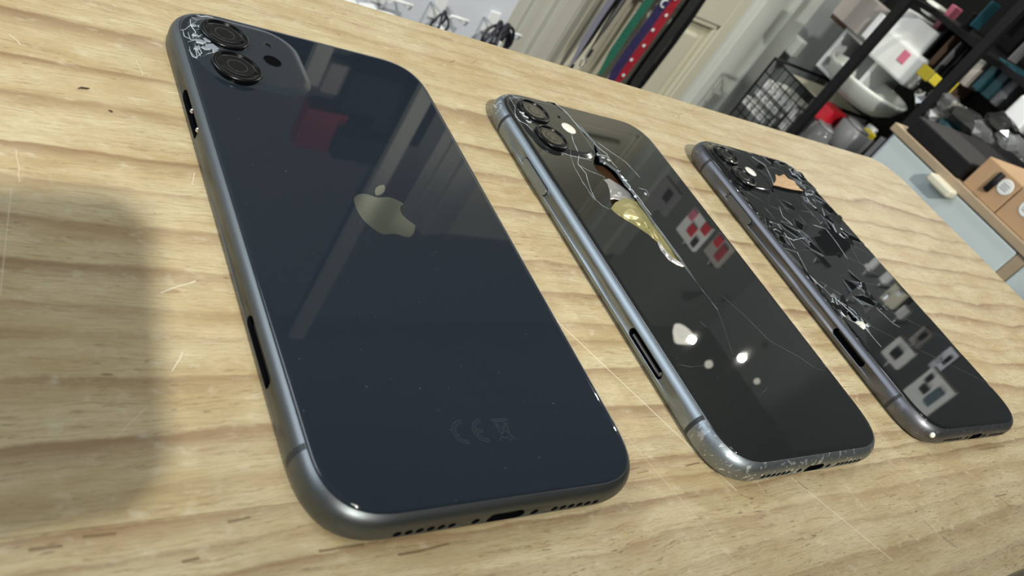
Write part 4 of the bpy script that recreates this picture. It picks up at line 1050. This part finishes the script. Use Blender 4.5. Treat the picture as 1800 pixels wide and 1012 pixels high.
hangpack((1188, 402), (1252, 402), XR - 200, M_paper, 'red and white chequered pack mirrored at the right edge of the middle phone', [(.0, .0, .3, .35, M_red), (.35, .4, .65, .75, M_red), (.7, .05, .95, .4, M_pink), (.05, .6, .25, .9, M_black)])
hangpack((1236, 440), (1290, 436), XR - 230, M_taupe, 'taupe and red pack mirrored beside the chequered one', [(.1, .2, .45, .8, M_redr), (.55, .1, .9, .5, M_red)])
hangpack((1140, 345), (1196, 342), XR - 180, M_greyp, 'grey pack mirrored in the middle phone above the chequered one', [(.2, .2, .5, .6, M_black)])
hangpack((1546, 522), (1594, 518), 1180, M_cream, 'cream card pack mirrored at the far edge of the shattered phone', [(.2, .1, .5, .3, M_white), (.6, .6, .8, .9, M_chrome)])
hangpack((1520, 468), (1545, 458), 1200, M_white, 'small white pack mirrored above the cream one', [])
hangpack((1572, 550), (1600, 546), 1190, M_white, 'small white pack mirrored below the cream one', [])
hangpack((1630, 640), (1688, 626), 1200, M_silverfilm, 'silver pack mirrored at the near right edge of the shattered phone', [(.2, .2, .5, .6, M_black), (.6, .5, .8, .8, M_white)])
hangpack((1596, 596), (1640, 588), 1220, M_taupe, 'taupe pack mirrored in the right edge of the shattered phone', [(.2, .2, .6, .6, M_black)])
hangpack((1500, 540), (1540, 535), 1260, M_greyp, 'grey pack mirrored between the shards', [(.3, .1, .6, .5, M_black)])
hangpack((1418, 430), (1500, 424), 1300, M_black, 'large black pack mirrored in the middle plates of the shattered phone', [])
hangpack((1545, 488), (1570, 484), 1175, M_white, 'tiny white card added for a bright trefoil light mirrored above the cream one', [])  # white card stands in for a mirrored trefoil light

# shaded lamp mirrored in the middle phone; two glowing balls added for ghost reflections
def bulb(px, py, z, r, strength, label, cone=False):
    h = refl(px, py, 2, z); mb = MB()
    if cone: mb.lathe([(r, -r * .5), (r * .8, -r * .1), (r * .25, r * .5), (r * .1, r * .55)], 24)
    else: mb.lathe([(r * .3, -r), (r * .8, -r * .6), (r, 0), (r * .7, r * .7), (r * .3, r)], 20)
    t = empty('lamp_or_ghost_glow', h, 0, label, 'lamp')
    mb.build('shade_or_glow', mat('lit_shade', (1., .97, .82), .5, emit=strength), t)
    MB().tube([(0, 0, r * .5), (0, 0, CEIL - h[2] - 1)], 1, 6).build('cord', M_black, t)
bulb(1196, 593, 1330, 46, 5, 'cone shaded lamp mirrored left of the first bright spot in the middle phone', True)
bulb(1246, 640, 1340, 15, 3, 'small glowing ball added for the left ghost reflection below the two bright spots')
bulb(1330, 670, 1340, 12, 2.4, 'small glowing ball added for the right ghost reflection below the two bright spots')

# goods hung high on the back wall, mirrored in the uncracked phone
def wallgoods(name, p, q, m, label, cat, d=60):
    a = refl(*p, 1, YW - d); b = refl(*q, 1, YW - d); x0, x1 = sorted((a[0], b[0])); z0, z1 = sorted((a[2], b[2]))
    tag(MB().box(0, 0, 0, x1 - x0, d - 1, z1 - z0).build(name, m, None, (x0, YW - d, z0), bevel=4), label, cat)
wallgoods('hanging_case', (470, 70), (545, 130), M_black, 'black case mirrored beside the camera corner of the uncracked phone', 'case')
wallgoods('hanging_case', (585, 110), (620, 175), M_taupe, 'taupe case mirrored left of the middle in the uncracked phone', 'case', 30)
wallgoods('hanging_case', (628, 125), (678, 210), M_black, 'large black case mirrored near the far edge of the uncracked phone', 'case')
wallgoods('hanging_case', (690, 150), (735, 260), M_black, 'narrow black case mirrored at the rounded far corner of the uncracked phone', 'case', 50)
wallgoods('hanging_case', (545, 190), (585, 270), M_redr, 'dark red case mirrored in the upper middle of the uncracked phone', 'case', 40)
wallgoods('hanging_case', (602, 236), (664, 292), M_black, 'black case mirrored above the fruit emblem', 'case', 70)
h = refl(655, 345, 1, YW - 90)
tag(MB().box(-20, 0, 0, 20, 16, CEIL - 434).build('batten', M_beige, None, (h[0], YW - 90, 430)), 'pale vertical batten mirrored across the fruit emblem', 'batten')
h = refl(575, 78, 1, YW - 90); h2 = refl(548, 150, 1, YW - 90)
tag(MB().box(-17, 0, 0, 17, 16, h2[2] - h[2]).build('batten', M_beige, None, (h[0], YW - 90, h[2])), 'short pale batten mirrored beside the camera bump of the uncracked phone', 'batten')
# the phone that takes the picture, its lens at the camera; it throws the rounded shadow on the left of the table
hp = empty('smartphone', (0, 0, 0), 0, 'phone held above the table taking the picture, only its shadow is in view', 'smartphone')
hp.matrix_world = Matrix.Translation(Vector(CAM) * MM) @ M
def rrect(x0, y0, x1, y1, r):
    return [(cx + r * math.cos(math.radians(a + 90 * k / 8)), cy + r * math.sin(math.radians(a + 90 * k / 8))) for cx, cy, a in ((x1 - r, y1 - r, 0), (x0 + r, y1 - r, 90), (x0 + r, y0 + r, 180), (x1 - r, y0 + r, 270)) for k in range(9)]
MB().prism(rrect(-130, -36, 15, 12, 9), 4, 12).build('body', M_greyp, hp, bevel=1.5)
MB().prism(rrect(-127, -33, 12, 9, 7), 12, 12.3).build('screen', M_lens, hp)
MB().lathe([(6.5, 4.0), (6.5, 2.4), (5.5, 2.2), (5.4, 2.6)], 28).build('lens_ring', M_ring, hp)
